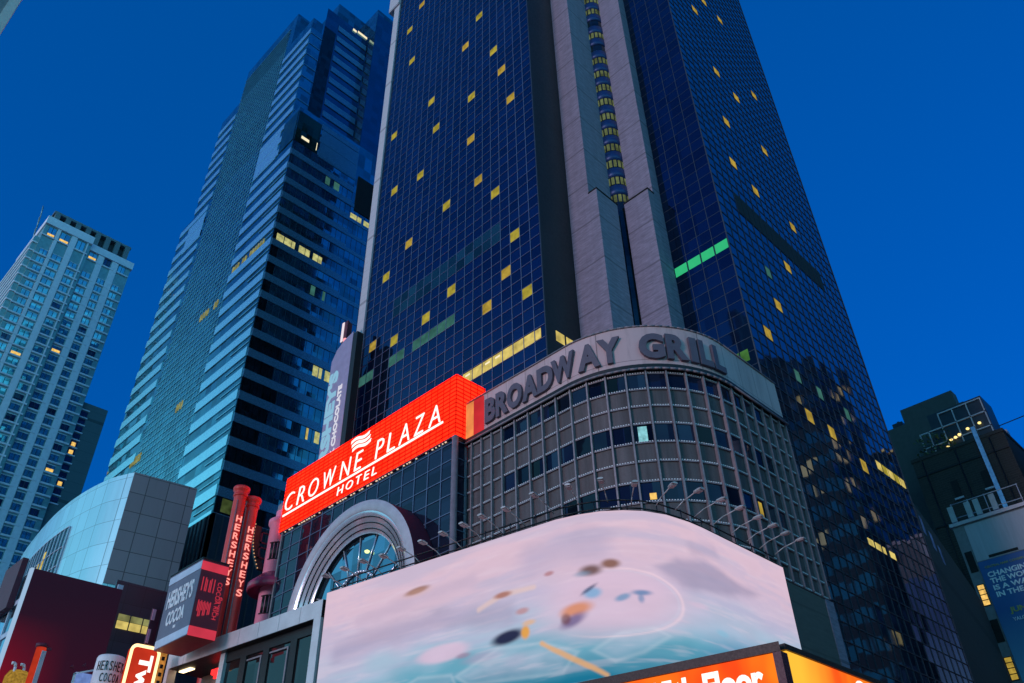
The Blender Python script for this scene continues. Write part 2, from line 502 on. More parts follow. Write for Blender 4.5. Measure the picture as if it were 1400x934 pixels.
AWIN = [(16, 59), (18, 56), (6, 45), (8, 42), (4, 37), (17, 49), (3, 33), (13, 38), (7, 33), (2, 28), (19, 38), (12, 33), (7, 27), (14, 28), (18, 29), (6, 21), (4, 18), (10, 21), (15, 20), (2, 12), (18, 18), (3, 9), (9, 11), (1, 6), (5, 7), (12, 10), (16, 10), (19, 11), (11, 62), (3, 66), (15, 70)]
def cellA(c, r, name, mat, inset=0.045, lab=None):
    y0 = 29.55 + 1.081 * c; z0 = 33.91 + 1.105 * r
    q = MB(); q.box(33.972, 34.002, y0 + inset, y0 + 1.081 - inset, z0 + inset, z0 + 1.105 - inset)
    return q.build(name, mat, H, lab)
for i, (c, r) in enumerate(AWIN):
    cellA(c, r, "lit_window", M['litY'] if i % 3 else M['litY2'])
for c in range(0, 8):
    y0 = 29.55 + 1.081 * c; z0 = 33.91 + 2.21
    q = MB()
    if c == 0:
        q.box(33.972, 34.002, y0 + .5, y0 + 1.03, z0 + .1, z0 + .95)
    else:
        q.box(33.972, 34.002, y0 + .05, y0 + 1.03, z0 + .06, z0 + 1.0)
    q.build("office_window", M['litstrip'], H)
    if c in (5, 7, 4):
        q = MB(); q.box(33.955, 33.97, y0 + .25, y0 + .75, z0 + .62, z0 + .78); q.build("ceiling_lamp", M['litwhite'], H)
b = MB()
for x0, x1 in ((35.0, 35.9), (36.1, 37.2)):
    b.box(x0, x1, 29.52, 29.552, 36.2, 37.1)
b.build("office_window", M['litstrip'], H)
for c in list(range(9, 14)): cellA(c, 8, "dim_window", M['litdim'])
for c in (15, 16, 19, 20): cellA(c, 8, "dim_window", M['litdim'])
for c in (0, 1, 2, 3, 5): 
    y0 = 29.55 + 1.081 * c
    q = MB(); q.box(33.972, 34.002, y0 + .1, y0 + .98, 31.75, 32.35); q.build("lower_window", M['litcool'], H)
for c in range(4, 17):
    q = MB(); y0 = 29.55 + 1.081 * c; z0 = 33.91 + 1.105 * 13
    q.box(33.975, 34.003, y0 + .05, y0 + 1.03, z0 + .05, z0 + 1.06); q.box(33.975, 34.003, y0 + .05, y0 + 1.03, z0 + 1.155, z0 + 2.16)
    q.build("green_window", M['greenglass'], H)
BWIN = [(8, 48), (5, 43), (11, 48), (6, 34), (9, 33), (5, 26), (12, 28), (4, 20), (7, 19), (13, 19), (9, 12), (5, 6), (2, 2), (5, -3), (8, -3), (12, -4), (14, 38), (3, 52)]
for i, (c, r) in enumerate(BWIN):
    x0 = 43.1 + 1.08 * c; z0 = 33.91 + 1.105 * r
    q = MB(); q.box(x0 + .06, x0 + 1.02, 18.998, 19.035, z0 + .06, z0 + 1.04); q.build("lit_window", M['litY2'], H)
for c, r in ((5, 9), (5, 0), (8, 0), (12, 0)):
    x0 = 43.1 + 1.08 * c; z0 = 33.91 + 1.105 * r
    q = MB(); q.box(x0 + .06, x0 + .8, 18.998, 19.035, z0 + .06, z0 + 1.04); q.build("dim_window", M['litdim'], H)
b = MB()
for k in range(16):
    x0 = 46.4 + .9 * k
    b.box(x0, x0 + .86, 18.975, 19.02, 49.4, 51.7)
b.build("plant_louvres", M['louvre'], H)
for i in range(4):
    y0 = 19.03 + 1.2175 * i
    q = MB(); q.box(43.062, 43.105, y0 + .07, y0 + 1.15, 43.36, 44.25); q.build("green_lit_window", M['litgreen'], H)
for y0, y1 in ((19.55, 20.15), (20.25, 21.3)):
    q = MB(); q.box(43.062, 43.105, y0, y1, 33.3, 34.2); q.build("green_lit_window", M['litolive'], H)
for k in range(5):
    x0 = 59.3 + 1.05 * k
    q = MB(); q.box(x0, x0 + .95, 18.998, 19.035, 30.9, 31.6); q.build("office_window", M['litstrip'] if k % 2 == 0 else M['litY'], H)
for k in range(4):
    x0 = 53 + 1.1 * k
    q = MB(); q.box(x0, x0 + (.8 if k != 2 else .4), 18.998, 19.035, 22.9, 23.4); q.build("office_window", M['litstrip'], H)

# low dark wing running on to the right of the tower
b = MB(); b.prism([(64.75, 19.4), (98.5, 25.4), (98.5, 44), (64.75, 44)], 0, 31.5)
sw = []
wd_ = Vector((math.cos(R(10.08)), math.sin(R(10.08)), 0)); wn_ = Vector((wd_.y, -wd_.x, 0))
for d_, z_ in ((1.0, 29.3), (4.4, 29.0), (7.6, 28.7), (10.6, 28.4)):
    q = MB(); q.obox(Vector((64.75, 19.4, z_)) + wd_ * d_ + wn_ * .005, wd_ * 1.1, wn_ * .03, (0, 0, 1.5)); sw.append(q)
o = b.build("dark_side_building", m_concrete("sooty_render", (0.03, 0.036, 0.034), 3.2, 0.25)); tag(o, "long blank dark building wall adjoining the right edge of the hotel tower", "building")
for q in sw: q.build("window", M['sidewin'], o)

# ------------------------------------------------------------------ rounded corner building under the tower
def plan(off=0.0):
    P = [(30 - off, 33.1)]
    P.append((30 - off, 24.7))
    for k in range(1, 24):
        t = math.pi + (math.pi / 2) * k / 24
        P.append((36.5 + (6.5 + off) * math.cos(t), 24.7 + (6.5 + off) * math.sin(t)))
    P.append((36.5, 18.2 - off)); P.append((42.45, 18.2 - off))
    return P
def plan_at(s, off=0.0):
    """point and outward normal at arc length s from (30,33.1)"""
    L1 = 8.4; L2 = L1 + 6.5 * math.pi / 2
    if s < L1: return Vector((30 - off, 33.1 - s, 0)), Vector((-1, 0, 0))
    if s < L2:
        t = math.pi + (s - L1) / 6.5
        n = Vector((math.cos(t), math.sin(t), 0)); return Vector((36.5, 24.7, 0)) + n * (6.5 + off), n
    return Vector((36.5 + s - L2, 18.2 - off, 0)), Vector((0, -1, 0))
def sub(s0, s1, off, n=1):
    return [tuple(plan_at(s0 + (s1 - s0) * k / n, off)[0][:2]) for k in range(n + 1)]
C = thing("corner_building", (36, 25, 0), "grey gridded building with rounded corner and stone frieze, at the hotel tower's foot", "building")
b = MB()
P = plan(-.02)
b.prism(P + [(42.45, 29.4), (33.9, 29.4), (33.9, 33.1)], 0, 27.35); b.build("wall", M['panel'], C)
S = [0.02, .5, 1.38, 2.26, 3.14]
for k in range(17): S.append(S[-1] + 1.1)
S += [S[-1] + .95, S[-1] + 1.9, 24.54]
LT = 8.4 + 6.5 * math.pi / 2 + 5.95
S = [min(s, LT) for s in S]
b = MB()
for s in S[1:]:
    p, n = plan_at(s); t = Vector((-n.y, n.x, 0))
    b.obox(p - t * .06 - n * .01, t * .12, n * .2, (0, 0, 27.3 - 16.5) ) if False else b.obox(Vector((p.x, p.y, 16.5)) - t * .045 - n * .01, t * .09, n * .2, (0, 0, 10.8))
b.build("mullion", M['rail'], C)
ROWS = [16.5, 17.35, 18.4, 19.45, 20.58, 21.7, 22.8, 23.92, 25.0, 26.08, 27.1]
for zr in ROWS:
    b = MB()
    for s0, s1 in zip(S[:-1], S[1:]):
        if s1 - s0 < .1: continue
        p0, n0 = plan_at(s0 + .06); p1, n1 = plan_at(s1 - .06)
        d = p1 - p0; n = (n0 + n1).normalized()
        b.obox(Vector((p0.x, p0.y, zr - .03)) - n * .01, d, n * .09, (0, 0, .06), 1)
        for q_ in range(7):                       # row of bright studs along the ledge
            b.obox(Vector((p0.x, p0.y, zr + .03)) + d * ((q_ + .25) / 7) + n * .03, d * (.5 / 7), n * .07, (0, 0, .05))
    b.build("ledge_trim", [M['white'], M['rail']], C)
for (z0, z1) in ((26.12, 27.06), (22.84, 23.88), (19.5, 20.54)):
    for i in range(4, 21):
        s0, s1 = S[i], S[i + 1]
        if z0 < 20 and i < 8: continue
        p0, n0 = plan_at(s0 + .07); p1, n1 = plan_at(s1 - .07); n = (n0 + n1).normalized()
        mat = M['podwin']
        q = MB(); q.obox(Vector((p0.x, p0.y, z0)) - n * .02, p1 - p0, n * .045, (0, 0, z1 - z0))
        wo_ = q.build("window", mat, C)
        pm = (p0 + p1) / 2
        if (z0 > 22 and z0 < 23 and i == 12):
            q = MB(); q.obox(Vector((pm.x, pm.y, z0 + .05)) - (p1 - p0) * .28 + n * .03, (p1 - p0) * .5, n * .01, (0, 0, .9)); q.build("lit_blind", M['litcool'], wo_)
        if z0 < 20 and i in (12, 18):
            q = MB(); q.obox(Vector((pm.x, pm.y, z0 + .1)) - (p1 - p0) * .1 + n * .03, (p1 - p0) * .35, n * .01, (0, 0, .8 if i == 18 else .35)); q.build("lit_blind", M['litY2'] if i == 18 else M['litwarm'], wo_)
# frieze
b = MB(); b.strip(plan(.12), 27.6, 30.25); b.prism(plan(.12) + [(42.45, 29.4), (33.9, 29.4), (33.9, 33.1)], 30.25, 30.3)
b.build("frieze", M['frieze'], C)
b = MB(); b.box(29.8, 29.87, 32.42, 33.095, 27.7, 30.2); b.build("sign_glow_sheet", m_emit("amber_sign_glow", lin(255, 150, 84), 1.0, .35, .9), C)  # glowing sheets stand in for the red sign's light on the frieze
b = MB(); b.box(29.8, 29.87, 31.5, 32.38, 27.7, 30.2); b.build("sign_glow_sheet", m_emit("red_sign_glow", lin(226, 52, 60), .95, .3, .7), C)
b = MB(); b.prism(plan(.25) + [(42.45, 29.4), (33.9, 29.4), (33.9, 33.1)], 27.33, 27.62); b.build("cornice", M['dkmetal'], C)
b = MB()
pp = plan(.3)
b.pipe([(x, y, 27.28) for x, y in pp], .07); b.pipe([(x, y, 30.33) for x, y in plan(.16)], .05)
b.build("cornice_rail", M['rail'], C)
b = MB(); b.box(41.9, 42.8, 18.1, 18.9, 0, 16.42); b.build("base_pier", M['pier'], C)
b = MB(); b.prism([tuple(x) for x in plan(.06)] + [(42.5, 29), (33.8, 29), (33.8, 33.1)], 0, 16.42); b.build("base_wall", m_concrete("dark_stone_base", (0.10, 0.105, 0.095), 2.2, .2), C)
# letters
LB = thing("fascia_lettering", (30, 28, 27.8), "dark letters reading BROADWAY GRILL around the curved stone frieze", "sign letters")
LET = [("B", 2.30, .85), ("R", 3.33, .95), ("O", 4.42, 1.15), ("A", 5.7, 1.15), ("D", 6.95, 1.15), ("W", 8.35, 1.6), ("A", 10.05, 1.25), ("Y", 11.25, 1.2), ("G", 13.55, 1.3), ("R", 14.95, 1.15), ("I", 15.95, .42), ("L", 16.75, .85), ("L", 17.75, .85)]
for ch, s, wd in LET:
    p, n = plan_at(s, .14); rgt = Vector((-n.y, n.x, 0))
    wd *= 1.1
    mb = text_mesh(ch, Vector((p.x, p.y, 27.95)) - rgt * wd / 2, rgt, (0, 0, 1), wd, 1.72, .17, bold=.05)
    mb.build("letter", M['letter'], LB)

# ------------------------------------------------------------------ glass block under the red sign
G = thing("glass_block", (30, 42, 0), "dark gridded glass block below the red lit hotel sign, left of the rounded building", "building")
b = MB(); b.box(29.1, 33.8, 33.2, 52.7, 0, 30.5); b.build("glass_body", M['podglass'], G)
b = MB()
y = 33.2
while y < 52.5:
    b.box(29.05, 29.1, y - .03, y + .03, 10, 30.4); y += 1.3
z = 13.3
while z < 30:
    b.box(29.055, 29.1, 33.2, 52.7, z - .025, z + .025)
    b.box(29.1, 30.2, 33.15, 33.2, z - .025, z + .025); z += 1.17
b.build("mullion_grid", M['mullion'], G)
b = MB(); b.tube((29.02, 33.2, 0), (29.02, 33.2, 27.6), .2, n=16); b.build("corner_post", M['rail'], G)
b = MB(); b.tube((29.95, 33.3, 0), (29.95, 33.3, 27.3), .17, n=16); b.build("corner_post", M['rail'], G)
b = MB(); b.box(28.98, 29.14, 52.6, 52.78, 0, 30.4); b.build("edge_strip", M['rail'], G)

# red LED hotel sign
mt, g = new_mat("red_led_face")
p = g.pos(); x, y, z = g.xyz(p)
rows = g.math('GREATER_THAN', g.math('FRACT', g.math('DIVIDE', z, 0.30)), 0.36)
colz = g.math('GREATER_THAN', g.math('FRACT', g.math('DIVIDE', g.math('ADD', x, y), 0.62)), 0.12)
ft = g.math('MULTIPLY', rows, colz)
nz = g.ramp(g.noise(p, .6, 3), .3, .7)
cc = g.mix(ft, (.17, .002, .001, 1), g.mix(nz, (1, .009, .002, 1), (1, .018, .005, 1)))
e = g.n("ShaderNodeEmission"); g.l(cc, e.inputs[0]); e.inputs[1].default_value = 3.6 / 2 ** EXPO
g.l(e.outputs[0], g.out.inputs[0]); M['redled'] = mt
RS = thing("hotel_sign", (30, 43, 27.7), "long glowing red sign reading CROWNE PLAZA HOTEL in white", "lit sign")
b = MB(); b.box(28.93, 31.5, 33.1, 53.1, 27.75, 32.25); b.build("led_cabinet", M['redled'], RS)
b = MB(); b.box(28.98, 31.4, 33.15, 53.05, 27.62, 27.74)
b.build("cabinet_trim", M['maroon'], RS)
for k in range(60):
    if random.random() < .6:
        b = MB(); b.box(28.99, 29.06, 33.4 + k * .32, 33.4 + k * .32 + random.uniform(.06, .2), 27.55, 27.61); b.build("bulb", M['bulb'], RS)
def row_letters(txt, y0, y1, z0, h, parent, x, widths, mat, depth=.06):
    """letters from left (large y) to right on a wall facing -X"""
    tot = sum(widths); yy = y0; k = (y0 - y1) / tot
    for ch, wd in zip(txt, widths):
        if ch != ' ':
            ink = wd * .68
            mb = text_mesh(ch, (x, yy - wd * .1 * k, z0), (0, -1, 0), (0, 0, 1), ink * k, h, depth, bold=-.016, shear=.12)
            mb.build("letter", mat, parent)
        yy -= wd * k
row_letters("CROWNE PLAZA", 52.9, 34.2, 29.27, 1.42, RS, 28.93, [1.15, 1.0, 1.25, 1.5, 1.2, .9, .75, .9, .85, 1.1, 1.0, 1.15], M['letterlit'])
row_letters("HOTEL", 45.75, 40.9, 28.08, .62, RS, 28.93, [1.1, 1.25, 1.0, .95, .85], M['letterlit'])
b = MB(); b.obox((28.87, 34.3, 29.04), (0.06, 0, 0), (0, 18.55, -.12), (0, 0, .13)); b.build("underline", M['letterlit'], RS)
b = MB()
for k in range(3):
    pts = []
    for i in range(13):
        t = i / 12
        pts.append((44.5 - 2.2 * t - .12 * (2 - k), 30.98 + k * .37 + .12 * math.sin(t * 6.28)))
    for (ya, za), (yb, zb) in zip(pts[:-1], pts[1:]):
        b.face([(28.87, ya, za), (28.87, yb, zb), (28.87, yb, zb + .26), (28.87, ya, za + .26)][::-1])
        b.face([(28.87, ya, za + .26), (28.87, yb, zb + .26), (28.93, yb, zb + .26), (28.93, ya, za + .26)])
b.build("wave_emblem", M['letterlit'], RS)

# frieze end bay beside the red sign carries a painted warm glow
AR = thing("entrance_arch", (28, 41.25, 12), "big silver arch with a fan window in front of the glass block", "arch")
CY, CZ = 41.25, 18.7
def ring(mb, pr, n=72, mi=0, a0=0.0, a1=math.pi):
    """pr: (radius, x) profile swept about the arch axis"""
    i = len(mb.v); kn = n + 1
    for r, x in pr:
        for k in range(kn):
            t = a0 + (a1 - a0) * k / n
            mb.v.append((x, CY + r * math.cos(t), CZ + r * math.sin(t)))
        
    for j in range(len(pr) - 1):
        for k in range(n):
            mb.f.append([i + j * kn + k, i + j * kn + k + 1, i + (j + 1) * kn + k + 1, i + (j + 1) * kn + k]); mb.mi.append(mi); mb.sm.append(True)
    for t, s_ in ((a0, 1), (a1, -1)):
        pass
def legs(mb, pr, z0, mi=0):
    """straight continuation of the swept profile below the springing line"""
    for sg in (1, -1):
        for (r0, x0), (r1, x1) in zip(pr[:-1], pr[1:]):
            q = [(x0, CY + sg * r0, CZ), (x1, CY + sg * r1, CZ), (x1, CY + sg * r1, z0), (x0, CY + sg * r0, z0)]
            mb.face(q if sg < 0 else q[::-1], mi)
b = MB(); pr = [(6.6, 29.05), (6.62, 27.5)]; ring(b, pr); legs(b, pr, 12); b.build("arch_side", M['maroon'], AR)
b = MB(); pr = [(6.62, 27.5), (6.45, 27.42), (6.0, 27.42), (5.9, 27.5)]; ring(b, pr); legs(b, pr, 12); b.build("arch_rim", M['rim'], AR)
b = MB(); pr = [(5.9, 27.5), (5.58, 27.62), (5.56, 27.66), (5.24, 27.76), (5.22, 27.8), (4.9, 27.9), (4.88, 27.94), (4.62, 28.05)]; ring(b, pr); legs(b, pr, 12); b.build("steel_reveal", M['chrome'], AR)
b = MB()
for rr, xx in ((5.57, 27.62), (5.23, 27.76), (4.89, 27.9)):
    b.pipe([(xx, CY + rr * math.cos(math.pi * k / 60), CZ + rr * math.sin(math.pi * k / 60)) for k in range(61)], .035, 6)
    for sg in (1, -1): b.tube((xx, CY + sg * rr, CZ), (xx, CY + sg * rr, 12), .035, n=6)
b.build("groove_trim", M['black'], AR)
b = MB(); pr = [(4.62, 28.05), (4.62, 28.4)]; ring(b, pr); legs(b, pr, 12); b.build("inner_reveal", M['dkmetal'], AR)
b = MB()
M['fanglass'] = m_glass("fan_window_glass", (0.12, 0.2, 0.28, 1), metal=0.9, rough=0.03, tilt=0.05, cell=(1.0, 1.1, 1.2), off=(.3, .2, .1), var=.5)
for k in range(36):
    t0, t1 = math.pi * k / 36, math.pi * (k + 1) / 36
    b.face([(28.3, CY, CZ), (28.3, CY + 4.64 * math.cos(t1), CZ + 4.64 * math.sin(t1)), (28.3, CY + 4.64 * math.cos(t0), CZ + 4.64 * math.sin(t0))])
b.box(28.3, 28.34, CY - 4.62, CY + 4.62, 12, CZ - .01); b.build("fan_window", M['fanglass'], AR)
b = MB()
for k in range(1, 8):
    t = math.pi * k / 8
    b.tube((28.26, CY + 2.3 * math.cos(t), CZ + 2.3 * math.sin(t)), (28.26, CY + 4.62 * math.cos(t), CZ + 4.62 * math.sin(t)), .05)
for rr in (1.0, 2.3):
    b.pipe([(28.22, CY + rr * math.cos(math.pi * k / 24), CZ + rr * math.sin(math.pi * k / 24)) for k in range(25)], .09)
for k in range(1, 6):
    t = math.pi * k / 6
    b.tube((28.26, CY + 1.0 * math.cos(t), CZ + 1.0 * math.sin(t)), (28.26, CY + 2.3 * math.cos(t), CZ + 2.3 * math.sin(t)), .04)
b.build("glazing_bars", M['chrome'], AR)
q = MB(); q.lathe((28.1, 40.2), [(0.001, 21.9), (.13, 21.95), (.16, 22.05), (0.001, 22.14)], 12); q.build("round_lamp", m_emit("greenish_lamp", lin(235, 255, 150), 2.0), AR)

# ------------------------------------------------------------------ big curved screen
A0, A1 = (21.59, 33.93), (23.69, 20.67)
CV = [A1, (24.0, 19.75), (24.45, 18.9), (25.05, 18.22), (25.75, 17.68), (26.7, 17.28), (28.0, 17.05), (28.9, 17.0), (35.55, 17.0)]
PATH = [A0] + CV
def path_pt(s):
    for a, b_ in zip(PATH[:-1], PATH[1:]):
        L = math.dist(a, b_)
        if s <= L + 1e-9: 
            return (a[0] + (b_[0] - a[0]) * s / L, a[1] + (b_[1] - a[1]) * s / L)
        s -= L
    return PATH[-1]
PL = sum(math.dist(a, b_) for a, b_ in zip(PATH[:-1], PATH[1:]))
#SCREENDATA
import numpy as np
ZB, ZT = 8.6, 16.12
NS, NZ = 420, 150
ss = np.linspace(0, PL, NS + 1); zz = np.linspace(ZB, ZT, NZ + 1)
SS, ZZ = np.meshgrid(ss, zz)
def L3(r, g_, b_): return np.array(lin(r, g_, b_)[:3])
def sst(e0, e1, x):
    t = np.clip((x - e0) / (e1 - e0), 0, 1); return t * t * (3 - 2 * t)
rng = np.random.default_rng(3)
def blob_noise(sx, sz, seed, octs=4):
    r = np.random.default_rng(seed); out = np.zeros_like(SS); amp = 1; tot = 0
    for o_ in range(octs):
        gx = r.random((40 * 2 ** o_ // 8 + 60, 60 * 2 ** o_ // 8 + 90))
        u = SS / sx * 2 ** o_; v = ZZ / sz * 2 ** o_
        iu = np.floor(u).astype(int); iv = np.floor(v).astype(int); fu = u - iu; fv = v - iv
        fu = fu * fu * (3 - 2 * fu); fv = fv * fv * (3 - 2 * fv)
        g00 = gx[iv % gx.shape[0], iu % gx.shape[1]]; g01 = gx[iv % gx.shape[0], (iu + 1) % gx.shape[1]]
        g10 = gx[(iv + 1) % gx.shape[0], iu % gx.shape[1]]; g11 = gx[(iv + 1) % gx.shape[0], (iu + 1) % gx.shape[1]]
        out += amp * ((g00 * (1 - fu) + g01 * fu) * (1 - fv) + (g10 * (1 - fu) + g11 * fu) * fv); tot += amp; amp *= .5
    return out / tot
n1 = blob_noise(3.5, 1.2, 5); n2 = blob_noise(1.2, .35, 9)
img = np.zeros(SS.shape + (3,))
zw = ZZ + .75 + (n1 - .5) * 1.3
stops = [(8.6, L3(16, 90, 134)), (10.5, L3(30, 118, 150)), (11.7, L3(104, 166, 190)), (12.6, L3(164, 188, 212)), (13.7, L3(196, 187, 212)), (14.8, L3(214, 188, 208)), (16.2, L3(219, 190, 208))]
for (z0_, c0_), (z1_, c1_) in zip(stops[:-1], stops[1:]):
    mk = (zw >= z0_) & (zw < z1_); t = ((zw - z0_) / (z1_ - z0_))[..., None]
    img = np.where(mk[..., None], c0_ * (1 - t) + c1_ * t, img)
img = np.where((zw >= 16.2)[..., None], stops[-1][1], img); img = np.where((zw < 8.6)[..., None], stops[0][1], img)
def over(mask, col, a=1.0):
    global img
    k = (np.clip(mask, 0, 1) * a)[..., None]; img = img * (1 - k) + np.array(col) * k
over(sst(.52, .72, n2) * sst(12.0, 13.5, ZZ) * .25, L3(184, 172, 200))
def ell(s, z, rs, rz, soft=.35, ang=0.0):
    ds, dz = SS - s, ZZ - z
    ca, sa = math.cos(ang), math.sin(ang)
    u = (ds * ca + dz * sa) / rs; v = (-ds * sa + dz * ca) / rz
    return 1 - sst(1 - soft, 1 + soft, np.sqrt(u * u + v * v))
def poly(pts, soft=.12):
    d = np.full(SS.shape, 1e9)
    n = len(pts); ar = sum(pts[i][0] * pts[(i + 1) % n][1] - pts[(i + 1) % n][0] * pts[i][1] for i in range(n))
    if ar < 0: pts = pts[::-1]
    for i in range(n):
        (sa, za), (sb, zb) = pts[i], pts[(i + 1) % n]
        L = math.dist(pts[i], pts[(i + 1) % n])
        d = np.minimum(d, ((sb - sa) * (ZZ - za) - (zb - za) * (SS - sa)) / L)
    return d

pk = L3(222, 190, 212); gr = L3(158, 150, 180); wt = L3(205, 205, 226)
def capsule(pts, w_, soft):
    d = np.full(SS.shape, 1e9)
    for (sa, za), (sb, zb) in zip(pts[:-1], pts[1:]):
        vx, vz = sb - sa, zb - za; t = np.clip(((SS - sa) * vx + (ZZ - za) * vz) / (vx * vx + vz * vz), 0, 1)
        d = np.minimum(d, np.hypot(SS - sa - t * vx, (ZZ - za - t * vz)))
    return 1 - sst(w_ * (1 - soft), w_ * (1 + soft), d + (n2 - .5) * w_ * .8)
n3 = blob_noise(5.0, .42, 21); n4 = blob_noise(2.0, .16, 33)
over(sst(.5, .75, n3) * sst(10.2, 12.2, ZZ), L3(176, 176, 206), .45); over(sst(.55, .8, n4), L3(226, 206, 222), .25)
over(capsule([(1.2, 13.05), (3.8, 13.3), (7.2, 13.3), (10.9, 12.75)], .42, .9), gr, .55)
over(capsule([(2.4, 14.2), (6, 14.5), (9, 14.6)], .25, .95), L3(196, 176, 200), .6)
over(capsule([(12.2, 14.7), (13.6, 14.9), (15, 14.7)], .6, .95), L3(178, 168, 198), .6)
over(1 - sst(-.35, .1, -poly([(17.1, 13.8), (18.4, 14.45), (20.1, 14.7), (22.1, 14.5), (24.0, 14.1), (23.6, 13.9), (20.7, 13.35), (18.5, 13.0)]) + (n1 - .5) * .8), gr, .75)
over(capsule([(19.5, 14.9), (21, 15.2)], .3, .95), gr, .35)
over(ell(15.5, 12.45, 2.9, 1.25, .5), pk, .75)                       # pale pool
rg = np.hypot((SS - 15.5) / 2.9, (ZZ - 12.4) / 1.3)
over(np.exp(-((rg - 1) / .03) ** 2) * sst(13, 16, SS), L3(246, 214, 224), .5)
over(np.exp(-((rg - .93) / .02) ** 2) * sst(14, 17, SS), wt, .35)
over(ell(7.5, 11.85, 1.35, .36, .3), L3(216, 190, 214), .85); over(ell(3.9, 12.2, .9, .4, .8), L3(160, 190, 212), .7)
over(ell(9.6, 11.3, .9, .18, .6), L3(170, 160, 190), .6); over(ell(11.2, 10.9, .5, .2, .6), L3(140, 150, 180), .5)
for hx_, aa in (([(14.58, 10.68), (15.73, 11.25), (16.95, 11.4), (17.63, 11.13), (16.47, 10.49), (15.4, 10.2)], .5), ([(8.2, 10.79), (10.37, 11.5), (12.47, 11.32), (14.03, 10.72), (13.36, 10.04), (8.88, 10.35)], .55), ([(4.5, 10.6), (6.2, 11.1), (8.0, 10.9), (8.4, 10.2), (5.2, 9.8)], .3)):
    d_ = poly(hx_)
    over(sst(-.15, .4, d_) * (.4 + .6 * n2), wt, aa * .9); over(np.exp(-((d_ - .02) / .08) ** 2), L3(222, 226, 238), .2)
over(capsule([(12.47, 11.28), (13.6, 10.6), (15.05, 9.77)], .09, .7), L3(228, 170, 110), .8)
over(capsule([(9.4, 13.25), (10.6, 13.6), (12.2, 13.55)], .10, .8), L3(226, 196, 190), .7)
over(ell(5.9, 14.87, .66, .14, .45, .05), L3(140, 100, 96), .95); over(ell(5.9, 14.8, .75, .18, .7), L3(214, 170, 150), .35)
over(ell(10.64, 13.59, .42, .12, .5), L3(168, 112, 100), .9)
over(ell(12.95, 13.93, .22, .09, .5), L3(176, 120, 128), .8)
over(ell(11.6, 12.72, .3, .12, .5), L3(186, 128, 128), .7)
over(ell(8.6, 11.55, .35, .1, .5), L3(160, 120, 150), .6)
over(ell(14.75, 13.72, .42, .2, .6), L3(112, 84, 84), .95); over(ell(15.55, 13.9, .36, .18, .5), L3(136, 96, 84), .95); over(ell(14.4, 13.62, .3, .1, .7), L3(120, 150, 180), .6)
over(ell(10.85, 11.84, .75, .25, .4, .08), L3(28, 32, 66), .97); over(ell(11.72, 11.86, .2, .25, .4), L3(226, 160, 70), .95); over(ell(11.9, 12.2, .3, .1, .5), L3(228, 178, 130), .7)
over(ell(14.05, 12.28, .62, .24, .5, .1), L3(214, 138, 100), .9); over(ell(13.9, 11.88, .5, .2, .6, .3), L3(108, 92, 140), .85); over(ell(13.6, 11.98, .2, .2, .5), L3(110, 60, 60), .7)
over(ell(14.75, 12.82, .34, .2, .5), L3(120, 172, 214), .85); over(ell(14.62, 12.98, .34, .07, .6, .5), L3(70, 80, 116), .8)
over(ell(15.9, 12.55, .3, .12, .5, .3), L3(110, 150, 190), .85); over(ell(16.65, 12.72, .36, .1, .6), L3(90, 130, 176), .85); over(ell(16.6, 12.5, .12, .16, .6), L3(100, 136, 180), .7)
over(ell(19.3, 12.55, .55, .1, .6), L3(214, 190, 214), .6); over(ell(20.6, 11.7, .4, .12, .5), L3(140, 190, 216), .7)
over(sst(12.2, 10.6, ZZ) * sst(18, 24, SS), L3(20, 92, 170), .65)
img *= (1 + (n2 - .5) * .10)[..., None]

b = MB()
V = []
for j in range(NZ + 1):
    for i in range(NS + 1):
        x_, y_ = path_pt(ss[i]); b.v.append((x_, y_, zz[j]))
for j in range(NZ):
    for i in range(NS):
        k = j * (NS + 1) + i
        b.f.append([k, k + NS + 1, k + NS + 2, k + 1][::-1]); b.mi.append(0); b.sm.append(True)
SC = thing("curved_screen", (27, 22, 8), "huge curved video screen showing a blurred pink and teal icy scene", "video screen")
so = b.build("screen_face", m_picture("screen_glow", 1.0), SC)
color_mesh(so, [tuple(c) + (1.0,) for c in np.clip(img, 0, 4).reshape(-1, 3)])
def path_off(off, z):
    out = []
    for i, p in enumerate(PATH):
        a = PATH[max(0, i - 1)]; c = PATH[min(len(PATH) - 1, i + 1)]
        d = Vector((c[0] - a[0], c[1] - a[1], 0)).normalized(); n = Vector((d.y, -d.x, 0))
        out.append((p[0] + n.x * off, p[1] + n.y * off, z))
    return out
b = MB()
fr, bk = path_off(-.03, 0), path_off(-.6, 0)
for i in range(len(PATH) - 1):
    a, c, d, e_ = fr[i], fr[i + 1], bk[i + 1], bk[i]
    b.face([(a[0], a[1], ZT + .03), (c[0], c[1], ZT + .03), (d[0], d[1], ZT + .03), (e_[0], e_[1], ZT + .03)])
    b.face([(d[0], d[1], ZB), (e_[0], e_[1], ZB), (e_[0], e_[1], ZT + .03), (d[0], d[1], ZT + .03)])
    b.face([(a[0], a[1], ZB), (c[0], c[1], ZB), (d[0], d[1], ZB), (e_[0], e_[1], ZB)][::-1])
for i in (0, len(PATH) - 1):
    a, e_ = fr[i], bk[i]
    b.face([(a[0], a[1], ZB), (a[0], a[1], ZT + .03), (e_[0], e_[1], ZT + .03), (e_[0], e_[1], ZB)])
b.build("screen_cabinet", M['black'], SC)
b = MB()
for z_, o_ in ((16.35, -.25), (16.75, -.35)):
    b.pipe(path_off(o_, z_), .035, 6)
s_ = .3
while s_ < PL:
    x_, y_ = path_pt(s_); x2, y2 = path_pt(min(s_ + .7, PL))
    b.tube((x_ + .18, y_ + .18, 16.1), (x_ + .25, y_ + .25, 16.78), .025, n=6)
    s_ += 1.35
